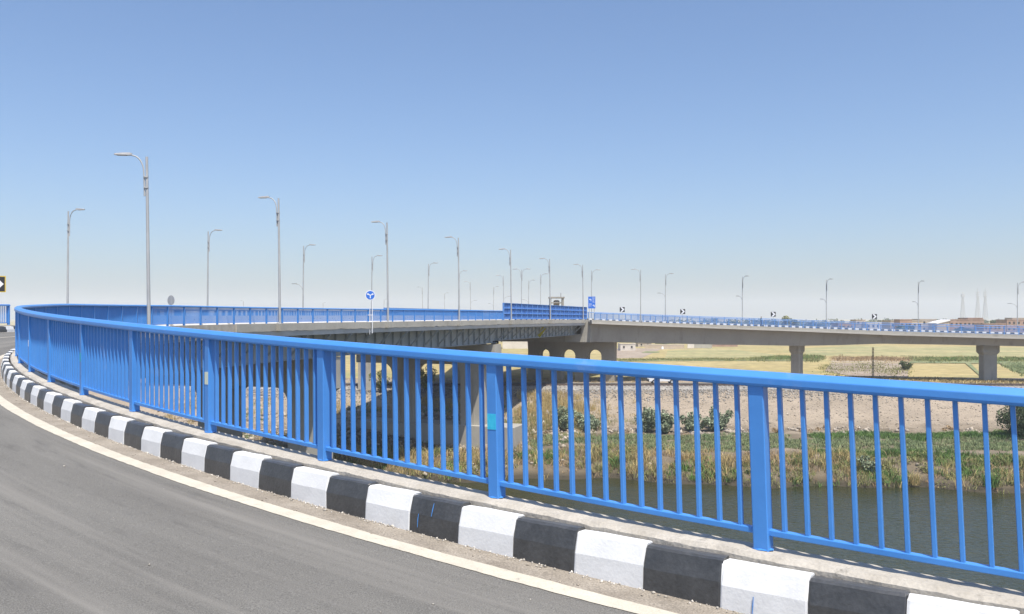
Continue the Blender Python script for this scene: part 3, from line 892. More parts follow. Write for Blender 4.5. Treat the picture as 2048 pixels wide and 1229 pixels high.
# a second ramp on the far side of the bridge: only its piers and underside show between the columns
fl = root('viaduct', (-14, 150, 5), 'concrete viaduct beyond the bridge carrying distant street lamps', 'bridge')
VP = [(-19, 118, 13.9), (-12, 131, 14.2), (-6, 150, 14.5), (-6, 175, 14.5), (-11, 200, 14.5), (-19, 235, 14.5), (-24, 275, 14.5)]
mb = MB()
for i, p in enumerate(VP):
    a = Vector(VP[max(0, i - 1)]); c = Vector(VP[min(len(VP) - 1, i + 1)]); d = (c - a).normalized(); nrm = Vector((-d.y, d.x, 0)).normalized()
    P = Vector(p)
    for o, dz in ((-4.5, 0), (4.5, 0), (4.5, -.5), (2.5, -2.2), (-2.5, -2.2), (-4.5, -.5)): mb.v.append(tuple(P + nrm * o + Vector((0, 0, dz))))
for i in range(len(VP) - 1):
    for k_ in range(6):
        a = i * 6 + k_; c = i * 6 + (k_ + 1) % 6; mb.f.append((a, c, c + 6, a + 6))
mb.f += [tuple(range(6)), tuple((len(VP) - 1) * 6 + q for q in range(6))]; mb.mi = [0] * len(mb.f)
part('deck', mb, 'concrete', fl)
for (x, y, z) in ((-20.6, 120, 11.9), (-7.5, 126.5, 12.0), (-6, 165, 12.3), (-11, 200, 12.3), (-20, 240, 12.3)):
    mb = MB(); mb.prism([(-1.4, z), (1.4, z), (1.2, z - 1.4), (1.0, z - 2.2), (1.0, ZF - .5), (-1.0, ZF - .5), (-1.0, z - 2.2), (-1.2, z - 1.4)], -0.8, 0.8, lambda u, v, w: (x + u, y + w, v))
    part('pier', mb, 'concrete', fl)

# ------------------------------------------------------------------ street lamps
def lamp(base, h, ang, label, group, low=None, dbl=False, r0=0.074, arm=1.10, tilt=0.0):
    """ang: heading of the arm in the horizontal plane"""
    base = Vector(base)
    rt = root('street_lamp', base, label, 'street lamp', group)
    d = Vector((math.cos(ang), math.sin(ang), 0))
    lean_v = d * tilt
    def P(o, z): return base + d * o + lean_v * (z / h) + Vector((0, 0, z))
    mb = MB(); mb.tube([P(0, 0), P(0, h * 0.5), P(0, h)], [r0, r0 * 0.84, r0 * 0.68], 10)
    mb.box(base + Vector((0, 0, 0.02)), (0.2, 0.2, 0.02))
    part('pole', mb, 'galvanised', rt, True)
    def armset(sgn, top):
        dd = d * sgn
        def Q(o, z): return base + dd * o + lean_v + Vector((0, 0, z))
        pts = []
        for i in range(9):
            a = math.pi / 2 * i / 8
            pts.append(Q(0.13 + 0.52 * (1 - math.cos(a)), top - 0.40 + 0.80 * math.sin(a)))
        pts = [Q(0.12, top - 0.95)] + pts + [Q(arm - 0.33, top + 0.435)]
        mb = MB(); mb.tube(pts, 0.033, 8); part('arm', mb, 'galvanised', rt, True)
        mb = MB()
        c = Q(arm, top + 0.455); u_ = dd; v_ = Vector((-dd.y, dd.x, 0))
        V_ = []
        for (uu, wv, z0, z1) in ((-0.38, .05, -.04, .05), (-0.30, .11, -.05, .075), (0.05, .14, -.05, .055), (0.36, .12, -.045, .02), (0.42, .06, -.04, .0)):
            V_ += [c + u_ * uu + v_ * wv + Vector((0, 0, z0)), c + u_ * uu - v_ * wv + Vector((0, 0, z0)),
                   c + u_ * uu - v_ * wv * .7 + Vector((0, 0, z1)), c + u_ * uu + v_ * wv * .7 + Vector((0, 0, z1))]
        Fc = [(0, 1, 2, 3), (16, 17, 18, 19)]
        for i in range(4):
            for q in range(4): Fc.append((i * 4 + q, i * 4 + (q + 1) % 4, i * 4 + 4 + (q + 1) % 4, i * 4 + 4 + q))
        mb.add(V_, Fc); hd = part('lamp_head', mb, 'lamp_housing', rt)
        mb = MB(); mb.box(c + u_ * 0.08 + Vector((0, 0, -.058)), (0.22, 0.09, 0.008), Matrix((u_, v_, Vector((0, 0, 1)))).transposed())
        sub('lens', mb.mesh('lens', 'lamp_glass'), hd, I4)
    armset(1, h - 0.35)
    if dbl: armset(-1, h - 0.35)
    for z in (h - 0.95, h - 1.45):
        mb = MB(); mb.tube([P(0.04, z - .03), P(0.04, z + .03)], r0 * 0.7 + 0.05, 10); part('clamp', mb, 'galvanised', rt)
    mb = MB(); mb.tube([P(0.12, h - 1.85), P(0.12, h - 0.9)], 0.045, 8); part('arm_socket', mb, 'galvanised', rt, True)
    if low:
        z = low; dd = -d
        mb = MB(); mb.tube([P(-0.1, z - .5), P(-0.2, z - .25), P(-0.5, z), P(-0.95, z + .1)], 0.03, 6); part('lower_arm', mb, 'galvanised', rt, True)
        mb = MB(); mb.box(P(-1.15, z + .13), (0.28, 0.10, 0.035), Matrix((d, Vector((-d.y, d.x, 0)), Vector((0, 0, 1)))).transposed()); part('lower_head', mb, 'lamp_housing', rt)
    return rt
ANG_L = math.radians(160)        # across the carriageway, pointing left
ordn = ['first', 'second', 'third', 'fourth', 'fifth', 'sixth', 'seventh', 'eighth']
def s_at(px, o=-0.28, lo=36):
    us = np.arange(lo, 150, 0.1); q = np.array([1024 + F_PX * C.p(u, o).x / C.p(u, o).y for u in us])
    return float(us[int(np.argmin(np.abs(q - px)))])
near_l = [(298.5, 310), (560, 394), (776, 443), (919, 474), (1023, 498), (1101, 517), (1167, 529)]
for i, (px, ty) in enumerate(near_l):
    s = s_at(px); b_ = C.p(s, -0.26, -0.02); top = CAMZ - (ty - HOR) / F_PX * b_.y
    a = math.atan2(C.n(s).y, C.n(s).x)
    lamp(b_, top - b_.z - 0.1, a + 0.05, 'tall grey street lamp arching left, %s along the near bridge railing counted from the left' % ordn[i], 'lamps along the near bridge edge', r0=0.086, arm=1.04, tilt=0.10)
    mb = MB(); c = C.p(s, -0.26, -0.25); mb.box(c, (0.28, 0.24, 0.24), C.mat(s).to_3x3())
    part('lamp_bracket', mb, 'concrete', bridge)
far_l = [(135, 415), (415, 457), (606, 487), (743, 509), (856, 524), (917, 540)]
for i, (px, ty) in enumerate(far_l):
    D = 8.25 * F_PX / (HOR - ty); X = (px - 1024) / F_PX * D
    lamp((X, D, CAMZ - 0.35), 8.3, math.radians(-18), 'grey street lamp arching right, %s along the far bridge edge from the left' % ordn[i], 'lamps along the far bridge edge', r0=0.08, low=(4.0 if i in (2,) else None), tilt=0.08)
# lamps on the far ramp: outer edge
rl = [(1331, 548), (1485, 553), (1652, 559), (1836, 563), (2035, 565)]
for i, (px, ty) in enumerate(rl):
    u = u_at(px, 9.1); b_ = FR.p(u, 9.05, 0); top = CAMZ - (ty - HOR) / F_PX * b_.y
    lamp(b_, top - b_.z - 0.1, (math.radians(-35), math.radians(-62), math.radians(-68), math.radians(-80), math.radians(-45))[i],
         'thin grey street lamp on the far ramp, %s from the bridge end' % ordn[i], 'lamps on the far ramp', low=4.6, r0=0.075)
u = u_at(1280, 0); b_ = FR.p(u, -0.15, 0)
lamp(b_, CAMZ - (540 - HOR) / F_PX * b_.y - b_.z, math.radians(168), 'grey street lamp on the far ramp just right of the blue direction sign', 'lamps on the far ramp')
# further lamps on the bridge and the viaduct beyond
more = [(845, 573, 180, None, False, 'short distant lamp arching left just left of the fifth far-edge lamp'),
        (889, 585, 0, None, False, 'small distant lamp arching right between the fifth and sixth far-edge lamps'),
        (941, 562, 180, 4.2, False, 'distant lamp arching left with a lower arm, right of the sixth far-edge lamp'),
        (987, 572, 0, 4.0, False, 'distant lamp arching right with a low left arm, before the blue screen'),
        (1007, 549, 180, 4.4, False, 'distant lamp arching left just left of the blue screen end'),
        (1043, 536, 0, None, True, 'double armed street lamp rising behind the blue screen'),
        (1057, 559, 0, 4.2, False, 'distant lamp arching right with lower left arm behind the blue screen'),
        (1081, 546, 0, None, False, 'distant lamp arching right behind the blue screen near the concrete frame'),
        (1183, 538, 0, None, False, 'grey street lamp arching right behind the blue direction sign')]
for px, ty, an, low, dbl, lb in more:
    D = 8.25 * F_PX / (HOR - ty); X = (px - 1024) / F_PX * D
    lamp((X, D, CAMZ - 0.45), 8.4, math.radians(an + (12 if an else -12)), lb, 'distant street lamps', low=low, dbl=dbl)
for px, ty, an, lb in ((768, 598, 0, 'tiny far lamp arching right just left of the third near lamp'), (487, 601, 180, 'tiny far lamp arching left between the first two near lamps'), (646, 605, 0, 'tiny far lamp just right of the second near lamp')):
    D = 8.25 * F_PX / (HOR - ty); X = (px - 1024) / F_PX * D
    lamp((X, D, CAMZ - 0.6), 8.6, math.radians(an), lb, 'distant street lamps', r0=0.10)
# earth bank carrying those far lamps
mb = MB(); mb.prism([(-14, ZF - 0.5), (-5, CAMZ - 0.6), (5, CAMZ - 0.6), (14, ZF - 0.5)], -170, 60, lambda u, v, w: (w - 40, 400 + u + (w + 60) * -0.32, v))
structure('embankment', mb.mesh('embankment', 'terrain'))

# ------------------------------------------------------------------ signs
def disc(mb, c, r, nrm, th, n=28, mi=0):
    c = Vector(c); nrm = Vector(nrm).normalized(); mb.tube([c - nrm * th / 2, c + nrm * th / 2], r, n, mi)
def plane_frame(c, nrm):
    nrm = Vector(nrm).normalized(); x = Vector((0, 0, 1)).cross(nrm).normalized(); y = Vector((0, 0, 1))
    return lambda u, v, w: tuple(Vector(c) + x * u + y * v + nrm * w)
s = s_at(741, -0.2); pb = C.p(s, -0.30, -0.5)
rt = root('traffic_sign', pb, 'round blue sign with a white forked arrow on a white post at the bridge edge', 'traffic sign')
zc = CAMZ - (591 - HOR) / F_PX * pb.y
nrm = Vector((0.30, -1, 0)).normalized(); cs_ = Vector((pb.x - 0.14, pb.y, zc)) + nrm * 0.08
mb = MB(); mb.tube([pb + Vector((0.03, 0, -0.4)), Vector((pb.x + 0.03, pb.y, zc + .3))], 0.035, 8); part('pole', mb, 'sign_white', rt)
mb = MB()
for dx in (-0.42, -0.17): mb.tube([pb + Vector((dx, 0, -0.5)), pb + Vector((dx, 0, 1.55))], 0.025, 6)
for z in (0.5, 1.05): mb.tube([pb + Vector((-0.5, 0, z)), pb + Vector((0.1, 0, z))], 0.03, 6)
part('ladder', mb, 'sign_white', rt)
mb = MB(); disc(mb, cs_, 0.40, nrm, 0.02); pl = part('plate', mb, 'sign_white', rt)
mb = MB(); disc(mb, cs_ + nrm * .014, 0.345, nrm, 0.01); part('face', mb, 'sign_blue', rt)
fr_ = plane_frame(cs_ + nrm * 0.024, nrm)
mb = MB()
mb.prism([(-.035, -.25), (.035, -.25), (.035, -.02), (-.035, -.02)], 0, .006, fr_)
for sg in (-1, 1):
    pts = [(0, -.05), (.05 * sg, .03), (.12 * sg, .075), (.17 * sg, .08)]
    for i in range(3):
        a = Vector(pts[i]); c = Vector(pts[i + 1]); d = (c - a).normalized(); nn = Vector((-d.y, d.x)) * .034
        mb.prism([tuple(a - nn), tuple(c - nn), tuple(c + nn), tuple(a + nn)], 0, .0065 + .0005 * i, fr_)
    mb.prism([(.15 * sg, -.005), (.29 * sg, .09), (.15 * sg, .185)], 0, .0085, fr_)
part('arrow', mb, 'sign_white', rt)
# back of a round sign behind the railing
c = at(342, 601, 47); rt = root('traffic_sign', (c.x, c.y, c.z - 1.6), 'grey back of a round sign behind the railing at left', 'traffic sign')
mb = MB(); disc(mb, c, 0.27, (0.86, -0.3, 0), 0.02); part('plate', mb, 'sign_back', rt)
mb = MB(); mb.tube([c + Vector((0.0, 0.03, -1.7)), c + Vector((0.0, 0.03, 0.25))], 0.03, 8); part('pole', mb, 'galvanised', rt)
# chevron boards
def chevron(c, w, nrm, lab, border, zb):
    rt = root('chevron_sign', (c.x, c.y, zb), lab, 'traffic sign', 'chevron boards on the bend')
    fr_ = plane_frame(c, nrm)
    mb = MB(); mb.prism([(-w, -w), (w, -w), (w, w), (-w, w)], -.015, .0, fr_); part('plate', mb, border, rt)
    e = w * (0.90 if border == 'sign_yellow' else 0.97)
    mb = MB(); mb.prism([(-e, -e), (e, -e), (e, e), (-e, e)], .001, .006, fr_); part('face', mb, 'sign_black', rt)
    mb = MB(); q = e * 0.92
    mb.prism([(-q * .85, q), (-q * .02, q), (q * .95, 0), (-q * .02, -q), (-q * .85, -q), (q * .10, 0)], .007, .011, fr_); part('arrow', mb, 'sign_white', rt)
    mb = MB(); p0 = Vector((c.x, c.y, zb)); nn = Vector(nrm).normalized(); mb.tube([p0 - nn * .05, Vector((c.x, c.y, c.z + w * .8)) - nn * .05], 0.03, 8); part('pole', mb, 'galvanised', rt)
for px, py, lb in ((1244, 619.5, 'black and white chevron board nearest the blue direction sign'), (1366, 623.5, 'chevron board right of the second far-ramp lamp'),
                   (1547, 629, 'chevron board just right of the walking person'), (1749, 633.5, 'rightmost chevron board on the far ramp')):
    u = u_at(px, 9.35); b_ = FR.p(u, 9.35); c = Vector((b_.x, b_.y, CAMZ - (py - HOR) / F_PX * b_.y))
    chevron(c, 0.42, (-0.12, -1, 0), lb, 'sign_white', b_.z - 0.3)
c = at(-7, 568.5, 45.5); chevron(c, 0.435, (0.35, -1, 0), 'yellow bordered chevron board cut by the left picture edge', 'sign_yellow', C.p(44, 8.7).z)
# blue direction sign
D = 136.5; c = at(1183.5, 605.5, D); rt = root('direction_sign', (c.x, c.y, CAMZ - 0.5), 'tall blue direction sign with white arrows at the end of the screen', 'traffic sign')
fr_ = plane_frame(c, (-0.1, -1, 0))
mb = MB(); mb.prism([(-.57, -.95), (.57, -.95), (.57, .95), (-.57, .95)], -.03, 0, fr_); part('plate', mb, 'sign_blue', rt)
mb = MB()
mb.prism([(-.42, .50), (-.30, .62), (-.30, .56), (-.08, .56), (-.08, .20), (-.16, .20), (-.16, .47), (-.30, .47), (-.30, .40)], .002, .01, fr_)
mb.prism([(.14, -.45), (.26, -.33), (.26, -.39), (.44, -.39), (.44, -.75), (.36, -.75), (.36, -.48), (.26, -.48), (.26, -.57)], .002, .01, fr_)
part('arrow', mb, 'sign_white', rt)
mb = MB()
rs = random.Random(2)
for (x0, x1, y) in ((.08, .48, .75), (.10, .45, .58), (.12, .46, .42), (.10, .42, .22), (.14, .46, .05), (-.46, .02, -.22), (-.44, .0, -.38), (-.46, -.05, -.56)):
    x = x0
    while x < x1:
        w = rs.uniform(.04, .11); mb.prism([(x, y - .03), (min(x + w, x1), y - .03), (min(x + w, x1), y + rs.uniform(.01, .05)), (x, y + .03)], .002, .008, fr_); x += w + .03
part('lettering', mb, 'sign_white', rt)
mb = MB()
for dx in (-.4, .4): mb.tube([Vector((c.x + dx, c.y + .08, CAMZ - .5)), Vector((c.x + dx, c.y + .08, c.z + .8))], .04, 8)
part('pole', mb, 'galvanised', rt)

# open concrete frame standing beyond the bridge
rt = root('hoist_tower', (18, 172, ZF), 'open concrete hoist frame with a tank rising behind the blue screen', 'tower')
D = 172.0
def fp(px, py, dy=0): q = at(px, py, D); return Vector((q.x, q.y + dy, q.z))
for dy in (0, 2.4):
    for px in (1101, 1126):
        mb = MB(); a = fp(px, 596, dy); mb.box((a.x, a.y, (a.z + ZF) / 2), (.17, .17, (a.z - ZF) / 2)); part('column', mb, 'concrete_warm', rt)
mb = MB(); a = fp(1113.5, 595.5, 1.2); mb.box(a, (1.6, 1.5, .14)); part('roof', mb, 'concrete_warm', rt)
mb = MB(); a = fp(1113.5, 606, 1.2); mb.box(a, (1.3, 1.3, .10)); part('floor', mb, 'concrete_warm', rt)
mb = MB(); a = fp(1113.5, 603, 1.2); mb.tube([a - Vector((0, 0, 1.0)), a + Vector((0, 0, .1)), a + Vector((0, 0, .25))], [.62, .62, .35], 14); part('tank', mb, 'render_tan', rt)
mb = MB(); a = fp(1122, 596, .5); mb.tube([a, a + Vector((0, 0, 1.0))], .09, 8); part('vent_pipe', mb, 'galvanised', rt)

# ------------------------------------------------------------------ railway
rt = root('railway_track', (20, 121.8, 5.3), 'railway track on grey ballast along the top of the far bank', 'railway')
for y in (121.1, 122.55):
    mb = MB(); mb.prism([(-.07, 0), (.07, 0), (.02, .04), (.02, .11), (.037, .12), (.037, .16), (-.037, .16), (-.037, .12), (-.02, .11), (-.02, .04)], -160, 160, lambda u, v, w: (w, y + u, 5.36 + v))
    part('rail', mb, 'rail_steel', rt)
mb = MB()
for i in range(-160, 220): mb.box((i * 0.62, 121.83, 5.28), (0.12, 1.25, 0.09))
o = part('sleepers', mb, 'sleeper', rt); o['kind'] = 'stuff'
mb = MB(); mb.prism([(119.0, 4.6), (120.1, 5.28), (123.6, 5.28), (125.0, 4.6)], -160, 160, lambda u, v, w: (w, u, v))
structure('ballast_bed', mb.mesh('ballast_bed', 'gravel'))

# ------------------------------------------------------------------ stones
ROCK_V = np.array([(1, 0, 0), (-.9, .1, 0), (0.1, 1, 0), (0, -.95, .1), (.1, .1, .75), (0, 0, -.8)])
ROCK_F = np.array([(0, 2, 4), (2, 1, 4), (1, 3, 4), (3, 0, 4), (2, 0, 5), (1, 2, 5), (3, 1, 5), (0, 3, 5)])
def rocks(name, pts, rmin, rmax, mat, label, cat, power=2.5):
    n = len(pts); r = rmin + (rmax - rmin) * R.rand(n) ** power
    a = R.rand(n) * 6.283
    V0 = ROCK_V[None] * (1 + 0.35 * R.randn(n, 6, 1)) * (0.75 + 0.5 * R.rand(n, 1, 3)) * r[:, None, None]
    ca, sa = np.cos(a)[:, None], np.sin(a)[:, None]
    X_ = V0[..., 0] * ca - V0[..., 1] * sa; Y_ = V0[..., 0] * sa + V0[..., 1] * ca
    V_ = np.stack([X_, Y_, V0[..., 2]], -1) + pts[:, None, :] + np.array([0, 0, 1]) * (0.25 * r)[:, None, None]
    T_ = (ROCK_F[None] + (np.arange(n) * 6)[:, None, None]).reshape(-1, 3)
    o = put(name, npmesh(name, V_.reshape(-1, 3), T_, mat)); o['kind'] = 'stuff'; o['label'] = label; o['category'] = cat
    return o
def scatter(n, x0, x1, y0, y1, dens=None):
    x = x0 + (x1 - x0) * R.rand(n); y = y0 + (y1 - y0) * R.rand(n)
    if dens is not None:
        kk = R.rand(n) < dens(x, y); x, y = x[kk], y[kk]
    return np.stack([x, y, ground_z(x, y)], 1)
rocks('gravel', scatter(26000, -45, 75, 112.0, 119.6, lambda x, y: np.clip((y - 112) / 6, 0.05, 1)), 0.05, 0.17, 'gravel', 'grey ballast stones spilling down from the railway track', 'gravel')
rocks('gravel', scatter(9000, -45, 75, 98, 113), 0.03, 0.14, 'rubble', 'small pale stones strewn over the sandy far bank', 'gravel', 3)
rocks('rubble', scatter(5200, -45, 75, 94.5, 99.5, lambda x, y: np.clip(hnoise(x * 2.2, y * .8) * 1.6 + 0.35, 0, 1)), 0.06, 0.38, 'rubble', 'heaps of broken rubble along the foot of the bank', 'rubble')
rocks('rubble', scatter(3500, -45, 6, 84, 108, lambda x, y: 0.35 + hnoise(x, y)), 0.08, 0.5, 'rubble', 'pale broken stones on the bank under the bridge', 'rubble')
rocks('ballast', np.stack([-60 + 140 * R.rand(9000), 119.3 + 5.2 * R.rand(9000), np.zeros(9000)], 1) * [1, 1, 0] + [0, 0, 5.2], 0.04, 0.10, 'gravel', 'loose ballast stones around the railway sleepers', 'ballast')
# grit along the foot of the near kerb and on the asphalt
def near_pts(n, s0, s1, o0, o1, dz, pw=1.0):
    out = []
    for _ in range(n):
        s = random.uniform(s0, s1); o = o0 + (o1 - o0) * random.random() ** pw
        out.append(tuple(C.p(s, o, dz)))
    return np.array(out)
rocks('grit', near_pts(1500, -3, 16, 0.305, 0.36, RZ + 0.003, 2.2), 0.002, 0.013, 'pebble', 'crumbs of white paint and grit along the foot of the kerb', 'grit', 2)
rocks('grit', near_pts(260, -3, 16, 0.32, 0.56, RZ + 0.004), 0.002, 0.010, 'rubble', 'sparse sandy grit on the dusty strip beside the kerb', 'grit', 2)
rocks('grit', near_pts(90, -3, 14, 0.7, 6.0, RZ + 0.002), 0.003, 0.012, 'pebble', 'scattered small pebbles on the asphalt', 'grit', 2)

# ------------------------------------------------------------------ grass
def blades(name, pts, n_each, hmin, hmax, spread, width, bend, mat, label, cat='grass', stems=False):
    n = len(pts) * n_each
    base = np.repeat(pts, n_each, 0).astype(float)
    a = R.rand(n) * 6.283; rr = spread * np.sqrt(R.rand(n))
    base[:, 0] += rr * np.cos(a); base[:, 1] += rr * np.sin(a)
    hs = np.repeat(hmin + (hmax - hmin) * R.rand(len(pts)), n_each) * (0.55 + 0.45 * R.rand(n))
    b2 = R.rand(n) * 6.283; bd = bend * hs * (0.3 + R.rand(n))
    w = width * (0.6 + 0.8 * R.rand(n)); c = R.rand(n) * 3.1416
    wx, wy = np.cos(c) * w / 2, np.sin(c) * w / 2
    V_ = np.zeros((n, 5, 3))
    V_[:, 0] = base; V_[:, 0, 0] -= wx; V_[:, 0, 1] -= wy
    V_[:, 1] = base; V_[:, 1, 0] += wx; V_[:, 1, 1] += wy
    mid = base.copy(); mid[:, 0] += np.cos(b2) * bd * .3; mid[:, 1] += np.sin(b2) * bd * .3; mid[:, 2] += hs * .6
    V_[:, 2] = mid; V_[:, 2, 0] += wx * .75; V_[:, 2, 1] += wy * .75
    V_[:, 3] = mid; V_[:, 3, 0] -= wx * .75; V_[:, 3, 1] -= wy * .75
    tip = base.copy(); tip[:, 0] += np.cos(b2) * bd; tip[:, 1] += np.sin(b2) * bd; tip[:, 2] += hs
    V_[:, 4] = tip
    k5 = (np.arange(n) * 5)[:, None]
    T_ = np.concatenate([k5 + [0, 1, 2], k5 + [0, 2, 3], k5 + [3, 2, 4]], 0)
    o = put(name, npmesh(name, V_.reshape(-1, 3), T_, mat)); o['kind'] = 'stuff'; o['label'] = label; o['category'] = cat
    return o
def tdens(lo, hi, sc, thr, seed):
    return lambda x, y: ((y - yw(x) > lo) & (y - yw(x) < hi) & (hnoise(x * sc + seed, y * sc + seed * 2) > thr)).astype(float)
blades('reed_grass', scatter(3000, -50, 70, 66, 92, tdens(-0.2, 5.5, 0.9, -0.10, 3)), 24, 0.5, 1.7, 0.5, 0.035, 0.75, 'dry_grass', 'tall straw coloured reeds hanging over the water edge')
blades('reed_grass', scatter(3600, -50, 70, 66, 94, tdens(0.0, 8.0, 0.7, -0.30, 11)), 20, 0.2, 0.75, 0.55, 0.045, 1.0, 'brown_grass', 'low brown dead weeds on the lower bank')
blades('bank_grass', scatter(8200, -50, 70, 66, 94, tdens(-0.1, 8.0, 0.8, -0.10, 23)), 20, 0.2, 0.9, 0.5, 0.05, 0.9, 'olive_grass', 'olive green weeds among the reeds of the far bank')
blades('bank_grass', scatter(6800, -50, 70, 66, 94, tdens(-0.3, 6.5, 1.1, 0.12, 37)), 22, 0.25, 0.9, 0.5, 0.055, 0.8, 'green_grass', 'fresh green tufts at the water edge')
blades('crop', scatter(6000, 2, 75, 84, 97, lambda x, y: ((y > yw(x) + 8 + 2.0 * np.sin(x * .3)) & (y < 95 + np.sin(x * .5)) & (hnoise(x * .4 + 5, y * .6) > -0.45)).astype(float)), 14, 0.2, 0.42, 0.4, 0.06, 0.6, 'pale_crop', 'low grey green crop on the bench above the reeds', 'crop')
blades('crop', scatter(5200, 26, 75, 78, 96, lambda x, y: (((y > 91.5 + .8 * np.sin(x * .4)) & (y < 95.5) & (x > 33)) | ((y > yw(x) + 6.2) & (y < yw(x) + 8.6) & (x > 30))).astype(float)), 22, 0.3, 0.65, 0.4, 0.06, 0.5, 'green_grass', 'bright green fodder strips on the right of the bench', 'crop')
blades('dry_grass', scatter(1500, -2, 16, 98, 116, lambda x, y: np.exp(-((x - 4.5) / 4.5) ** 2 - ((y - 108) / 5.5) ** 2) * 1.4 * (hnoise(x * .9, y * .9) > -0.3)), 30, 0.5, 1.3, 0.5, 0.03, 0.35, 'dry_grass', 'mound of tall dry grass on the bank beside the bridge')
blades('dry_grass', scatter(1200, -2, 18, 92, 112, lambda x, y: np.exp(-((x - 4) / 6) ** 2 - ((y - 100) / 6) ** 2) * 1.2 * (hnoise(x * .8 + 4, y * .9) > -0.1)), 24, 0.3, 0.9, 0.5, 0.035, 0.4, 'olive_grass', 'olive weeds on the mound beside the bridge')
blades('dry_grass', scatter(2600, -50, 8, 84, 116, lambda x, y: (hnoise(x * .9 + 9, y * .7 + 2) > 0.12).astype(float)), 18, 0.25, 0.9, 0.5, 0.035, 0.45, 'dry_grass', 'dry tufts on the stony bank under the bridge')
blades('dry_grass', scatter(900, -50, 8, 84, 112, lambda x, y: (hnoise(x * .7 + 2, y * .9 + 6) > 0.25).astype(float)), 18, 0.2, 0.7, 0.5, 0.04, 0.45, 'green_grass', 'scattered green weeds on the stony bank under the bridge')
blades('dry_grass', scatter(500, -40, 75, 132.2, 141), 12, 0.2, 0.55, 0.6, 0.04, 0.5, 'dry_grass', 'dry weeds between railway and asphalt road')
blades('reed_grass', scatter(70, -40, 60, 66, 86, tdens(-0.1, 2.6, 0.5, -0.3, 83)), 150, 1.3, 2.4, 0.55, 0.04, 0.95, 'dry_grass', 'big drooping straw clumps at the water edge')
blades('bank_grass', scatter(60, -40, 60, 66, 86, tdens(-0.2, 3.0, 0.5, -0.2, 97)), 130, 1.0, 1.9, 0.6, 0.05, 0.8, 'green_grass', 'big green clumps at the water edge')
# weeds along field boundaries
def strip(pix, n, hmin, hmax, mat, label):
    P = [onz(x, y, ZF) for x, y in pix]
    P = np.array([(p.x, p.y) for p in P]); k_ = len(P) // 2
    t_ = R.rand(n) * (k_ - 1); i = np.minimum(t_.astype(int), k_ - 2); f_ = (t_ - i)[:, None]
    A = P[:k_]; B = P[k_:][::-1]
    a = A[i] * (1 - f_) + A[i + 1] * f_; b2 = B[i] * (1 - f_) + B[i + 1] * f_
    m_ = (0.5 + 0.28 * R.randn(n) + 0.12 * np.sin(t_ * 9))[:, None]; q = a * (1 - m_) + b2 * m_
    blades('field_weeds', np.column_stack([q, np.full(n, ZF)]), 9, hmin * .6, hmax * .75, 1.6, 0.12, 0.6, mat, label, 'weeds')
strip([(1510, 716), (1600, 713), (1640, 714), (1640, 722), (1600, 722), (1505, 722)], 700, .3, 1.1, 'olive_grass', 'dark green hedge weeds along the field edge behind the left pier')
strip([(1822, 716), (2060, 717), (2060, 725), (1822, 724)], 900, .3, 1.1, 'olive_grass', 'dark green weeds along the field edge behind the right pier')
strip([(1240, 719), (1400, 718), (1510, 718), (1510, 722), (1400, 722), (1240, 723)], 700, .2, .7, 'olive_grass', 'thin weedy strip between the yellow fields')
strip([(1670, 715), (1818, 716), (1818, 724), (1665, 723)], 450, .3, 1.0, 'brown_grass', 'rusty brown weeds at the middle of the fields')
strip([(1530, 716), (1600, 714), (1636, 715), (1636, 720), (1600, 721), (1530, 721)], 260, .4, 1.2, 'green_grass', 'brighter green clumps in the hedge behind the left pier')
strip([(1850, 717), (2060, 718), (2060, 723), (1850, 722)], 300, .4, 1.2, 'green_grass', 'brighter green clumps in the hedge behind the right pier')
strip([(1655, 728), (1815, 730), (1815, 757), (1640, 745)], 500, .2, .6, 'olive_grass', 'sparse weeds on the bare plot beside the pole')
strip([(2005, 728), (2060, 730), (2060, 750), (2040, 744)], 500, .4, .8, 'pale_crop', 'blue green crop rows at the right edge of the fields')
strip([(1640, 757), (2060, 762), (2060, 768), (1640, 764)], 700, .2, .7, 'dry_grass', 'dry weeds along the roadside at right')

# ------------------------------------------------------------------ shrubs and trees
def leaf_cloud(centres, radii, n, lsize, squash=0.8, upright=0.0):
    k_ = R.randint(0, len(centres), n)
    d = R.randn(n, 3); d /= np.linalg.norm(d, axis=1)[:, None]
    rr = (0.35 + 0.65 * R.rand(n) ** 0.5)[:, None] * np.asarray(radii)[k_][:, None]
    P = np.asarray(centres)[k_] + d * rr * np.array([1, 1, squash])
    u_ = R.randn(n, 3); u_[:, 2] += upright; u_ /= np.linalg.norm(u_, axis=1)[:, None]
    v_ = np.cross(u_, R.randn(n, 3)); v_ /= np.linalg.norm(v_, axis=1)[:, None]
    L_ = (lsize * (0.6 + 0.8 * R.rand(n)))[:, None]
    V_ = np.stack([P - u_ * L_ * .5, P + v_ * L_ * .28, P + u_ * L_ * .5, P - v_ * L_ * .28], 1)
    T_ = (np.arange(n) * 4)[:, None] + np.array([0, 1, 2, 3])
    return V_.reshape(-1, 3), T_
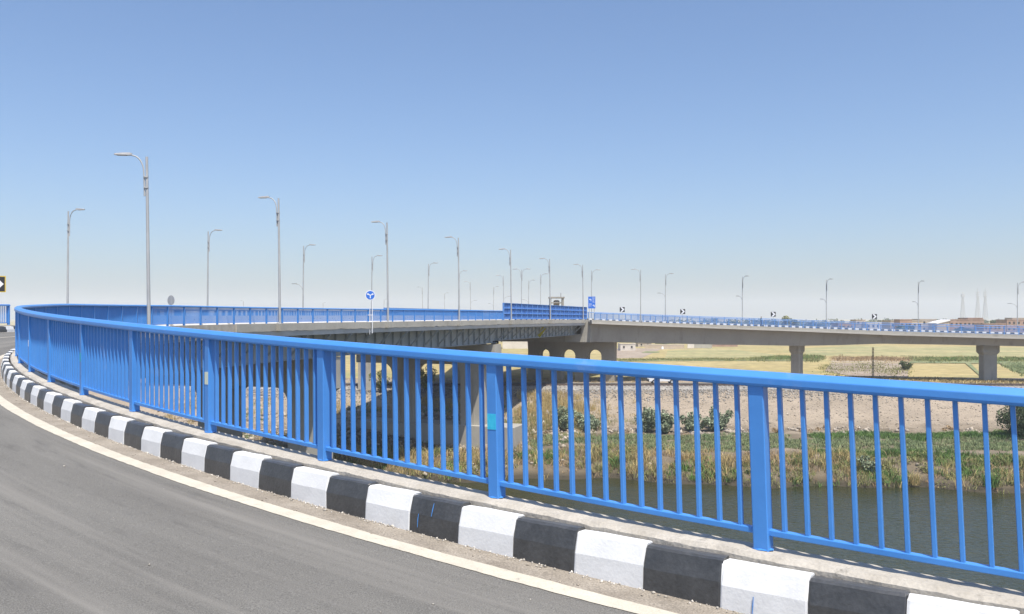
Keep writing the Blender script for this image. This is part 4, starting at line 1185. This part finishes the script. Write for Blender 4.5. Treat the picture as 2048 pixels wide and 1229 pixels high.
def shrub(x, y, w, h, n, label, mat='shrub_leaf', ls=0.26, name='shrub', z=None, group='leafy shrubs on the far bank', cat='shrub'):
    z = float(ground_z(x, y)) if z is None else z
    rt = root(name, (x, y, z), label, cat, group)
    cs_ = []; rs_ = []
    nst = 7; mb = MB()
    for i in range(nst):
        a = R.rand() * 6.283; r_ = w * 0.5 * (0.3 + 0.7 * R.rand()); hh = h * (0.55 + 0.45 * R.rand()) * (1 - 0.25 * (r_ / (w * .5)))
        tip = (x + r_ * math.cos(a), y + r_ * math.sin(a), z + hh)
        mb.tube([(x + .15 * math.cos(a), y + .15 * math.sin(a), z - .1), (x + r_ * .6 * math.cos(a), y + r_ * .6 * math.sin(a), z + hh * .55), tip], [.04, .03, .012], 5)
        for q in (0.35, 0.6, 0.85, 1.0):
            cs_.append((x + r_ * q * math.cos(a), y + r_ * q * math.sin(a), z + hh * q)); rs_.append(w * 0.15 * (0.8 + .5 * R.rand()))
    part('stem', mb, 'bark', rt)
    V_, T_ = leaf_cloud(cs_, rs_, n, ls, 0.9, 0.6)
    put('foliage', npmesh('foliage', V_, T_, mat), rt)
    return rt
for px, py, w, h, lb in ((1126, 872, 1.7, 2.6, 'tall grey green shrub leftmost on the bank beside the dry grass mound'),
                         (1172, 868, 2.3, 1.7, 'low round shrub second from the left on the bank'),
                         (1296, 868, 2.7, 2.5, 'large dense grey green shrub left of the middle pair on the bank'),
                         (1330, 864, 1.7, 1.9, 'small shrub touching the right side of the large dense shrub'),
                         (1386, 868, 2.0, 1.9, 'rounded shrub left of the rightmost bank shrub'),
                         (1432, 868, 2.2, 2.3, 'rightmost open leafy shrub on the bank slope')):
    D = 98.0; p = at(px, py, D); shrub(p.x, D, w * 1.45, h * 1.2, 2200, lb, ls=0.27)
p = at(2050, 880, 92); shrub(p.x, 92, 6.6, 4.6, 5200, 'big dark bush at the right picture edge on the bank', 'tree_leaf', 0.24)
p = at(1735, 945, 76.5); shrub(p.x + .4, 77.0, 1.7, 1.7, 900, 'dark broad leaved shrub rooted at the water edge', 'shrub_leaf', 0.22)
p = at(762, 775, 117.3); shrub(p.x, 117.3, 3.0, 3.4, 1500, 'green bush beside the track seen through the left arch under the bridge', 'olive_grass', 0.25)
p = at(852, 775, 117.3); shrub(p.x, 117.3, 3.2, 3.6, 1600, 'green bush beside the track seen through the middle arch under the bridge', 'olive_grass', 0.25)
p = onz(1811, 741, ZF); shrub(p.x, p.y, 2.6, 1.9, 500, 'round green bush at the corner of the bare plot', 'tree_leaf', 0.4, z=ZF, group='field bushes')
p = onz(1556, 862, 3.0) if False else at(1555, 878, 96.5); shrub(p.x, 96.3, 1.2, .7, 300, 'tiny dry brush pile at the rubble foot', 'brown_grass', 0.2)

def weed_mass(name, pts, rmin, rmax, per, ls, mat, label):
    cs_ = pts.copy(); rr = rmin + (rmax - rmin) * R.rand(len(pts)); cs_[:, 2] += rr * 0.55
    V_, T_ = leaf_cloud(cs_, rr, per * len(pts), ls, 0.75, 0.3)
    o = put(name, npmesh(name, V_, T_, mat)); o['kind'] = 'stuff'; o['label'] = label; o['category'] = 'weeds'
weed_mass('bank_weeds', scatter(700, -50, 70, 66, 92, tdens(-0.2, 6.0, 0.6, 0.05, 51)), 0.25, 0.75, 70, 0.17, 'olive_grass', 'leafy olive weeds tangled on the lower bank')
weed_mass('bank_weeds', scatter(500, -50, 70, 66, 92, tdens(-0.3, 5.0, 0.7, 0.15, 61)), 0.25, 0.7, 70, 0.17, 'tree_leaf', 'dark green leafy weeds close to the water')
weed_mass('bank_weeds', scatter(260, -50, 75, 92.5, 99.5, lambda x, y: (hnoise(x * .8 + 1, y * .8) > 0.1).astype(float)), 0.15, 0.5, 60, 0.16, 'brown_grass', 'withered brush along the rubble foot')
rocks('rubble', scatter(2600, -50, 70, 66, 86, tdens(0.0, 5.0, 0.8, -0.05, 71)), 0.05, 0.32, 'rubble', 'pale stones between the weeds of the lower bank', 'rubble')

def tree(x, y, w, h, label, n=1500, ls=0.9, mat='tree_leaf', z=ZF, trunk=0.35):
    rt = root('tree', (x, y, z), label, 'tree', 'distant trees')
    mb = MB(); cs_ = []; rs_ = []
    th_ = h * trunk
    mb.tube([(x, y, z - .3), (x + .1, y, z + th_), (x, y, z + h * .7)], [.03 * h + .08, .02 * h + .05, .04], 7)
    for i in range(9):
        a = R.rand() * 6.283; e = 0.2 + 0.8 * R.rand(); r_ = w * .5 * (0.25 + .6 * R.rand())
        c = (x + r_ * math.cos(a), y + r_ * math.sin(a), z + th_ + (h - th_) * (0.15 + .75 * e * (1 - .3 * r_ / (w * .5))))
        mb.tube([(x, y, z + th_ * .9), ((x + c[0]) / 2, (y + c[1]) / 2, (z + th_ + c[2]) / 2), c], [.06, .045, .02], 5)
        cs_.append(c); rs_.append(w * (0.16 + .12 * R.rand()))
    part('trunk', mb, 'bark', rt)
    V_, T_ = leaf_cloud(cs_, rs_, n, ls, 0.75)
    put('crown', npmesh('crown', V_, T_, mat), rt)
def tree_px(px, topy, D, w, label, **kw):
    X = (px - 1024) / F_PX * D; h = CAMZ - (topy - HOR) / F_PX * D - ZF
    tree(X, D, w, h, label, **kw)
tree_px(1571, 630, 420, 6.5, 'tall rounded tree rising above the far ramp railing right of the chevron', mat='olive_grass')
tree_px(1586, 637, 430, 4, 'small tree leaning against the right side of the tall rounded tree')
tree_px(1550, 641, 410, 5, 'low bushy tree left of the tall rounded tree')
tree_px(1432, 645, 380, 5, 'dark tree behind the far ramp railing left of the second ramp lamp')
tree_px(1462, 641, 390, 7, 'broad dark tree behind the far ramp railing near the second ramp lamp')
tree_px(1478, 643, 400, 5, 'tree half hidden by the second ramp lamp')
tree_px(1600, 645, 390, 7, 'wide low tree behind the railing right of the tall rounded tree')
tree_px(1622, 643, 400, 5, 'tree behind the railing left of the third ramp lamp')
tree_px(1637, 645, 400, 6, 'dark tree just left of the third ramp lamp')
tree_px(1690, 653, 330, 6, 'low dark tree right of the third ramp lamp')
tree_px(1815, 650, 330, 8, 'broad green tree behind the railing left of the fourth ramp lamp')
tree_px(1925, 655, 330, 7, 'green tree below the long brick building')
tree_px(1988, 637, 520, 5, 'small tree between the lattice towers and the right brick houses')
tree_px(2012, 640, 480, 8, 'tree in front of the right brick houses')
tree_px(2043, 636, 470, 7, 'dark tree at the right picture edge above the railing')
tree_px(1405, 688, 320, 9, 'dark tree clump under the far ramp girder', trunk=.15)
tree_px(1330, 689, 330, 7, 'dark tree peeping below the far ramp girder', trunk=.15)
tree_px(1960, 640, 560, 4, 'thin tree on the roof line of the long brick building')

# hazy belt of trees along the horizon
ncl = 420
fx = R.rand(ncl); fd = 650 + 500 * R.rand(ncl)
fpx = 1330 + 800 * fx
fX = (fpx - 1024) / F_PX * fd
fr_c = np.stack([fX, fd, ZF + 1.5 + 5.5 * R.rand(ncl) ** 1.6], 1)
V_, T_ = leaf_cloud(fr_c, 2.0 + 3.0 * R.rand(ncl), 20000, 1.9, 0.7)
o = put('treeline', npmesh('treeline', V_, T_, 'tree_leaf')); o['kind'] = 'stuff'; o['label'] = 'hazy belt of far trees behind the village'; o['category'] = 'trees'

# ------------------------------------------------------------------ buildings
def building(px0, px1, topy, D, dep, mat, label, nwin=3, nst=1, parapet=0.35, rows=None):
    x0 = (px0 - 1024) / F_PX * D; x1 = (px1 - 1024) / F_PX * D; zt_ = CAMZ - (topy - HOR) / F_PX * D
    rt = root('house', ((x0 + x1) / 2, D, ZF), label, 'house', 'village houses')
    mb = MB(); mb.box(((x0 + x1) / 2, D + dep / 2, (zt_ + ZF - .3) / 2), ((x1 - x0) / 2, dep / 2, (zt_ - ZF + .3) / 2)); part('wall', mb, mat, rt)
    if parapet:
        mb = MB(); w = .18
        for (a, b2) in (((x0, D - .03), (x1, D - .03)), ((x0 - .03, D), (x0 - .03, D + dep)), ((x1 + .03, D), (x1 + .03, D + dep))):
            mb.bar((a[0], a[1], zt_ + parapet / 2), (b2[0], b2[1], zt_ + parapet / 2), w, parapet)
        part('parapet', mb, mat, rt)
    H_ = (zt_ - ZF) / nst
    for r_ in range(nst):
        for i in range(nwin):
            xx = x0 + (x1 - x0) * (i + .5) / nwin + R.uniform(-.2, .2); zz = ZF + H_ * (r_ + .58)
            ws = .45 if nst > 1 else .26
            mb = MB(); mb.box((xx, D - .035, zz), (ws, .03, ws * 1.25)); wv = part('window', mb, 'window_dark', rt)
            mb = MB(); mb.box((xx, D - .05, zz - ws * 1.25 - .06), (ws + .1, .06, .05)); sub('sill', mb.mesh('sill', 'render_pale'), wv, I4)
    return rt
building(1712, 1731, 641, 420, 7, 'render_tan', 'tan house left of the rightmost chevron board', 2, 3)
building(1733, 1770, 646, 415, 8, 'render_pale', 'pale house under the rightmost chevron board', 4, 2)
building(1676, 1708, 648, 400, 8, 'brick', 'low brick house right of the third ramp lamp', 4, 2)
building(1781, 1846, 642.5, 380, 9, 'render_tan', 'long tan house left of the white roofed shed', 6, 2)
building(1800, 1824, 640.5, 372, 6, 'brick', 'brick upper block in front of the long tan house', 3, 2)
building(1840, 1873, 640, 395, 8, 'render_tan', 'tan house with two dark windows left of the white roof', 2, 3)
building(1900, 1968, 640.5, 390, 10, 'brick', 'long unplastered brick building under the lattice towers', 8, 2)
building(1936, 1966, 637.5, 398, 9, 'brick', 'taller brick block at the right of the long brick building', 4, 3)
building(1968, 2012, 649, 370, 8, 'brick', 'low brick house right of the long brick building', 5, 2)
building(2014, 2062, 641, 400, 9, 'brick', 'brick house at the right picture edge above the railing', 5, 3)
building(2024, 2050, 637.5, 410, 6, 'render_tan', 'upper storey behind the brick house at the right edge', 2, 3)
# white roofed shed
D = 385.0; a = at(1874, 646, D); c = at(1899, 639.5, D)
rt = root('shed', (a.x, D, ZF), 'shed with a sloping white sheet roof among the brick houses', 'shed', 'village houses')
mb = MB(); mb.prism([(a.x, ZF - .3), (c.x, ZF - .3), (c.x, c.z - .15), (a.x, a.z - .15)], 0, 8, lambda u, v, w: (u, D + w, v)); part('wall', mb, 'render_tan', rt)
mb = MB(); mb.prism([(a.x - .4, a.z - .55), (c.x + .2, c.z - .55), (c.x + .2, c.z), (a.x - .4, a.z)], -.4, 8.4, lambda u, v, w: (u, D + w, v)); part('roof', mb, 'roof_white', rt)
# low houses and walls seen under the ramp
def low_house(px0, px1, ty, by, dep, mat, label, nw):
    D = (CAMZ - ZF) * F_PX / (by - HOR); building(px0, px1, ty, D, dep, mat, label, nw, 1, 0.2)
low_house(1241, 1271, 689, 702, 6, 'render_pale', 'small whitewashed house below the ramp beside the first pier', 2)
low_house(1276, 1303, 687, 694, 6, 'render_tan', 'tan house behind the whitewashed house below the ramp', 2)
low_house(1005, 1064, 682, 698, 8, 'render_pale', 'long pale house without windows seen between the bridge piers', 0)
def wall_px(px0, px1, ty, by, mat, label):
    D = (CAMZ - ZF) * F_PX / (by - HOR); x0 = (px0 - 1024) / F_PX * D; x1 = (px1 - 1024) / F_PX * D; zt_ = CAMZ - (ty - HOR) / F_PX * D
    rt = root('boundary_wall', (x0, D, ZF), label, 'wall')
    mb = MB(); mb.box(((x0 + x1) / 2, D, (zt_ + ZF - .2) / 2), ((x1 - x0) / 2, .15, (zt_ - ZF + .2) / 2)); part('panel', mb, mat, rt)
    mb = MB(); mb.box(((x0 + x1) / 2, D, zt_ + .05), ((x1 - x0) / 2 + .05, .2, .05)); part('coping', mb, 'render_pale', rt)
wall_px(1290, 1368, 690, 696.5, 'render_tan', 'long low tan wall under the ramp girder')
wall_px(1375, 1388, 688, 697, 'render_pale', 'short pale wall end under the ramp girder')
wall_px(1388, 1424, 688.5, 697, 'concrete', 'grey wall under the ramp girder')
wall_px(1424, 1475, 689.5, 694, 'brick', 'low brick wall under the ramp girder')
# pale stone marker
mb = MB(); p = onz(1325, 699, ZF); mb.prism([(-.3, 0), (.3, 0), (.35, .6), (.15, .95), (-.2, .9), (-.35, .5)], -.25, .25, lambda u, v, w: (p.x + u, p.y + w, ZF + v))
o = put('marker_stone', mb.mesh('marker_stone', 'roof_white')); o['label'] = 'small white marker stone on the ploughed field'; o['category'] = 'stone'

# lattice towers far away
def lattice(px, topy, D, bw, label, h_mast):
    X = (px - 1024) / F_PX * D; zt_ = CAMZ - (topy - HOR) / F_PX * D; zb = ZF
    rt = root('lattice_tower', (X, D, zb), label, 'tower', 'lattice towers')
    zm = zt_ - h_mast; n = 11
    def w(z): return bw * (1 - (z - zb) / (zm - zb)) + 1.0 * (z - zb) / (zm - zb)
    for sx, sy in ((-1, -1), (1, -1), (1, 1), (-1, 1)):
        mb = MB(); mb.bar((X + sx * w(zb), D + sy * w(zb), zb), (X + sx * w(zm), D + sy * w(zm), zm), .7, .7); part('leg', mb, 'tower_steel', rt)
    mb = MB()
    zs = [zb + (zm - zb) * (1 - (1 - i / n) ** 1.15) for i in range(n + 1)]
    for i in range(n):
        for (ax, ay, bx, by) in ((-1, -1, 1, -1), (1, -1, 1, 1), (1, 1, -1, 1), (-1, 1, -1, -1)):
            z0, z1 = zs[i], zs[i + 1]
            mb.bar((X + ax * w(z1), D + ay * w(z1), z1), (X + bx * w(z1), D + by * w(z1), z1), .5, .5)
            mb.bar((X + ax * w(z0), D + ay * w(z0), z0), (X + bx * w(z1), D + by * w(z1), z1), .35, .35)
    part('bracing', mb, 'tower_steel', rt)
    mb = MB(); mb.tube([(X, D, zm), (X, D, zt_)], .7, 6)
    for q in (0.1, 0.35, .6): mb.box((X, D, zm - 2 + (zt_ - zm) * q), (3.2, 2.0, 1.0))
    part('antenna', mb, 'tower_steel', rt)
lattice(1925.5, 585, 1900, 4.2, 'leftmost and shortest of the three hazy lattice masts', 8)
lattice(1955.5, 577, 1900, 4.6, 'middle hazy lattice mast with platforms', 18)
lattice(1970.5, 577, 1850, 4.3, 'rightmost hazy lattice mast beside the middle one', 17)

# old post in the field
p = onz(1746, 757, ZF); zt_ = CAMZ - (695 - HOR) / F_PX * p.y
rt = root('field_pole', p, 'weathered ladder-like pole standing in the bare plot between the piers', 'pole')
for dx in (-.13, .13):
    mb = MB(); mb.tube([(p.x + dx, p.y, ZF - .3), (p.x + dx * .7, p.y, zt_)], [.07, .05], 7); part('upright', mb, 'wood_pole', rt)
for i in range(9):
    z = ZF + (zt_ - ZF) * (i + 1) / 9.6
    mb = MB(); mb.box((p.x, p.y, z), (.16, .04, .05)); part('rung', mb, 'wood_pole', rt)

# ------------------------------------------------------------------ pickup truck
pc = Vector(((1325 - 1024) / F_PX * 129.6, 129.6, ZF + 0.035))
rt = root('pickup_truck', pc, 'white pickup truck driving left on the road below the ramp', 'pickup truck')
def tf(u, v, w): return (pc.x + u, pc.y + w, pc.z + v)
mb = MB()
mb.prism([(-2.15, .42), (-2.18, .75), (-2.02, .98), (-1.05, 1.06), (-.62, 1.58), (-.45, 1.63), (.42, 1.63), (.55, 1.55), (.62, 1.08), (2.12, 1.08), (2.15, .45)], -.82, .82, tf)
part('body', mb, 'car_white', rt)
mb = MB(); mb.prism([(.68, 1.09), (2.08, 1.09), (2.08, 1.14), (.68, 1.14)], -.84, -.76, tf); mb.prism([(.68, 1.09), (2.08, 1.09), (2.08, 1.14), (.68, 1.14)], .76, .84, tf); part('bed_rail', mb, 'car_trim', rt)
for (P_) in ([(-.92, 1.09), (-.58, 1.50), (-.20, 1.52), (-.20, 1.09)], [(-.12, 1.09), (-.12, 1.52), (.40, 1.52), (.48, 1.09)]):
    for w in (-.835, .815):
        mb = MB(); mb.prism(P_, w, w + .02, tf); part('window', mb, 'window_dark', rt)
for x in (-1.35, 1.30):
    for w in (-.86, .66):
        mb = MB(); mb.tube([tf(x, .36, w), tf(x, .36, w + .2)], .36, 16); wh = part('wheel', mb, 'dark_rubber', rt)
        mb = MB(); mb.tube([tf(x, .36, w - .01), tf(x, .36, w + .21)], .19, 12); sub('rim', mb.mesh('rim', 'galvanised'), wh, I4)
mb = MB(); mb.prism([(2.1, .38), (2.25, .38), (2.25, .55), (2.1, .55)], -.8, .8, tf); mb.prism([(-2.28, .38), (-2.13, .38), (-2.13, .58), (-2.28, .58)], -.8, .8, tf); part('bumper', mb, 'car_trim', rt)
for w in (-.84, .72):
    mb = MB(); mb.prism([(2.02, .72), (2.165, .72), (2.165, 1.0), (2.02, 1.0)], w, w + .12, tf); part('tail_light', mb, 'tail_red', rt)
    mb = MB(); mb.prism([(-2.19, .72), (-2.02, .72), (-2.02, .9), (-2.15, .9)], w, w + .12, tf); part('headlight', mb, 'sign_white', rt)
mb = MB(); mb.prism([(-1.75, .43), (-.95, .43), (-.95, .52), (-1.75, .52)], -.825, .825, tf); part('wheel_arch', mb, 'car_trim', rt)

# ------------------------------------------------------------------ the person on the far ramp
u = u_at(1522, 6.9); b_ = FR.p(u, 6.9, -0.28)
def person(b_):
    me = bpy.data.meshes.new('p'); J = {}
    pts = [('pel', (0, 0, .95), .15), ('sp', (0, 0, 1.18), .145), ('ch', (0, .01, 1.38), .165), ('nk', (0, 0, 1.52), .06), ('hd', (0, -.02, 1.60), .085), ('ht', (0, -.01, 1.72), .085),
           ('hl', (-.10, 0, .90), .10), ('kl', (-.11, -.05, .50), .07), ('al', (-.11, .06, .09), .05), ('tl', (-.12, -.10, .04), .04),
           ('hr', (.10, 0, .90), .10), ('kr', (.11, .02, .50), .07), ('ar', (.11, .16, .10), .05), ('tr', (.12, .02, .05), .04),
           ('sl', (-.20, 0, 1.43), .065), ('el', (-.27, .03, 1.15), .048), ('wl', (-.26, -.06, .92), .036), ('fl', (-.25, -.08, .83), .03),
           ('sr', (.20, 0, 1.43), .065), ('er', (.27, .03, 1.15), .048), ('wr', (.26, -.06, .92), .036), ('fr', (.25, -.08, .83), .03)]
    idx = {p[0]: i for i, p in enumerate(pts)}
    E_ = ['pel sp', 'sp ch', 'ch nk', 'nk hd', 'hd ht', 'pel hl', 'hl kl', 'kl al', 'al tl', 'pel hr', 'hr kr', 'kr ar', 'ar tr', 'ch sl', 'sl el', 'el wl', 'wl fl', 'ch sr', 'sr er', 'er wr', 'wr fr']
    me.from_pydata([p[1] for p in pts], [tuple(idx[q] for q in e.split()) for e in E_], [])
    o = bpy.data.objects.new('p', me); COL.objects.link(o)
    md = o.modifiers.new('skin', 'SKIN')
    for i, p in enumerate(pts):
        me.skin_vertices[0].data[i].radius = (p[2], p[2] * .8)
    me.skin_vertices[0].data[0].use_root = True
    sb = o.modifiers.new('sub', 'SUBSURF'); sb.levels = 2; sb.render_levels = 2
    dg = bpy.context.evaluated_depsgraph_get(); ev = o.evaluated_get(dg)
    m2 = bpy.data.meshes.new_from_object(ev); bpy.data.objects.remove(o)
    m2.materials.clear()
    for q in ('cloth_dark', 'skin', 'cloth_band'): m2.materials.append(M[q])
    for p in m2.polygons:
        z = p.center.z; p.use_smooth = True
        p.material_index = 1 if (1.53 < z < 1.68 or (z < .92 and abs(p.center.x) > .2)) else (2 if 1.12 < z < 1.26 and abs(p.center.x) < .2 else 0)
    return m2
pm = person(b_)
po = put('person', pm, None, Matrix.Translation(b_) @ Matrix.Rotation(math.radians(70), 4, 'Z'))
po['label'] = 'person in dark clothes with a pale band walking along the far ramp kerb'; po['category'] = 'person'

# ------------------------------------------------------------------ the hazy air
mb = MB(); mb.box((0, 1200, 60), (5800, 4500, 64.2))
hz = bpy.data.materials.new('haze'); hz.use_nodes = True
nt = hz.node_tree; nt.nodes.remove(nt.nodes['Principled BSDF'])
pv = nt.nodes.new('ShaderNodeVolumePrincipled')
pv.inputs['Color'].default_value = (0.82, 0.87, 0.94, 1)
pv.inputs['Density'].default_value = 0.0003
pv.inputs['Anisotropy'].default_value = 0.0
nt.links.new(pv.outputs[0], nt.nodes['Material Output'].inputs['Volume'])
M['haze'] = hz
USE_HAZE = True
if USE_HAZE:
    o = put('haze', mb.mesh('haze', 'haze')); o['kind'] = 'stuff'
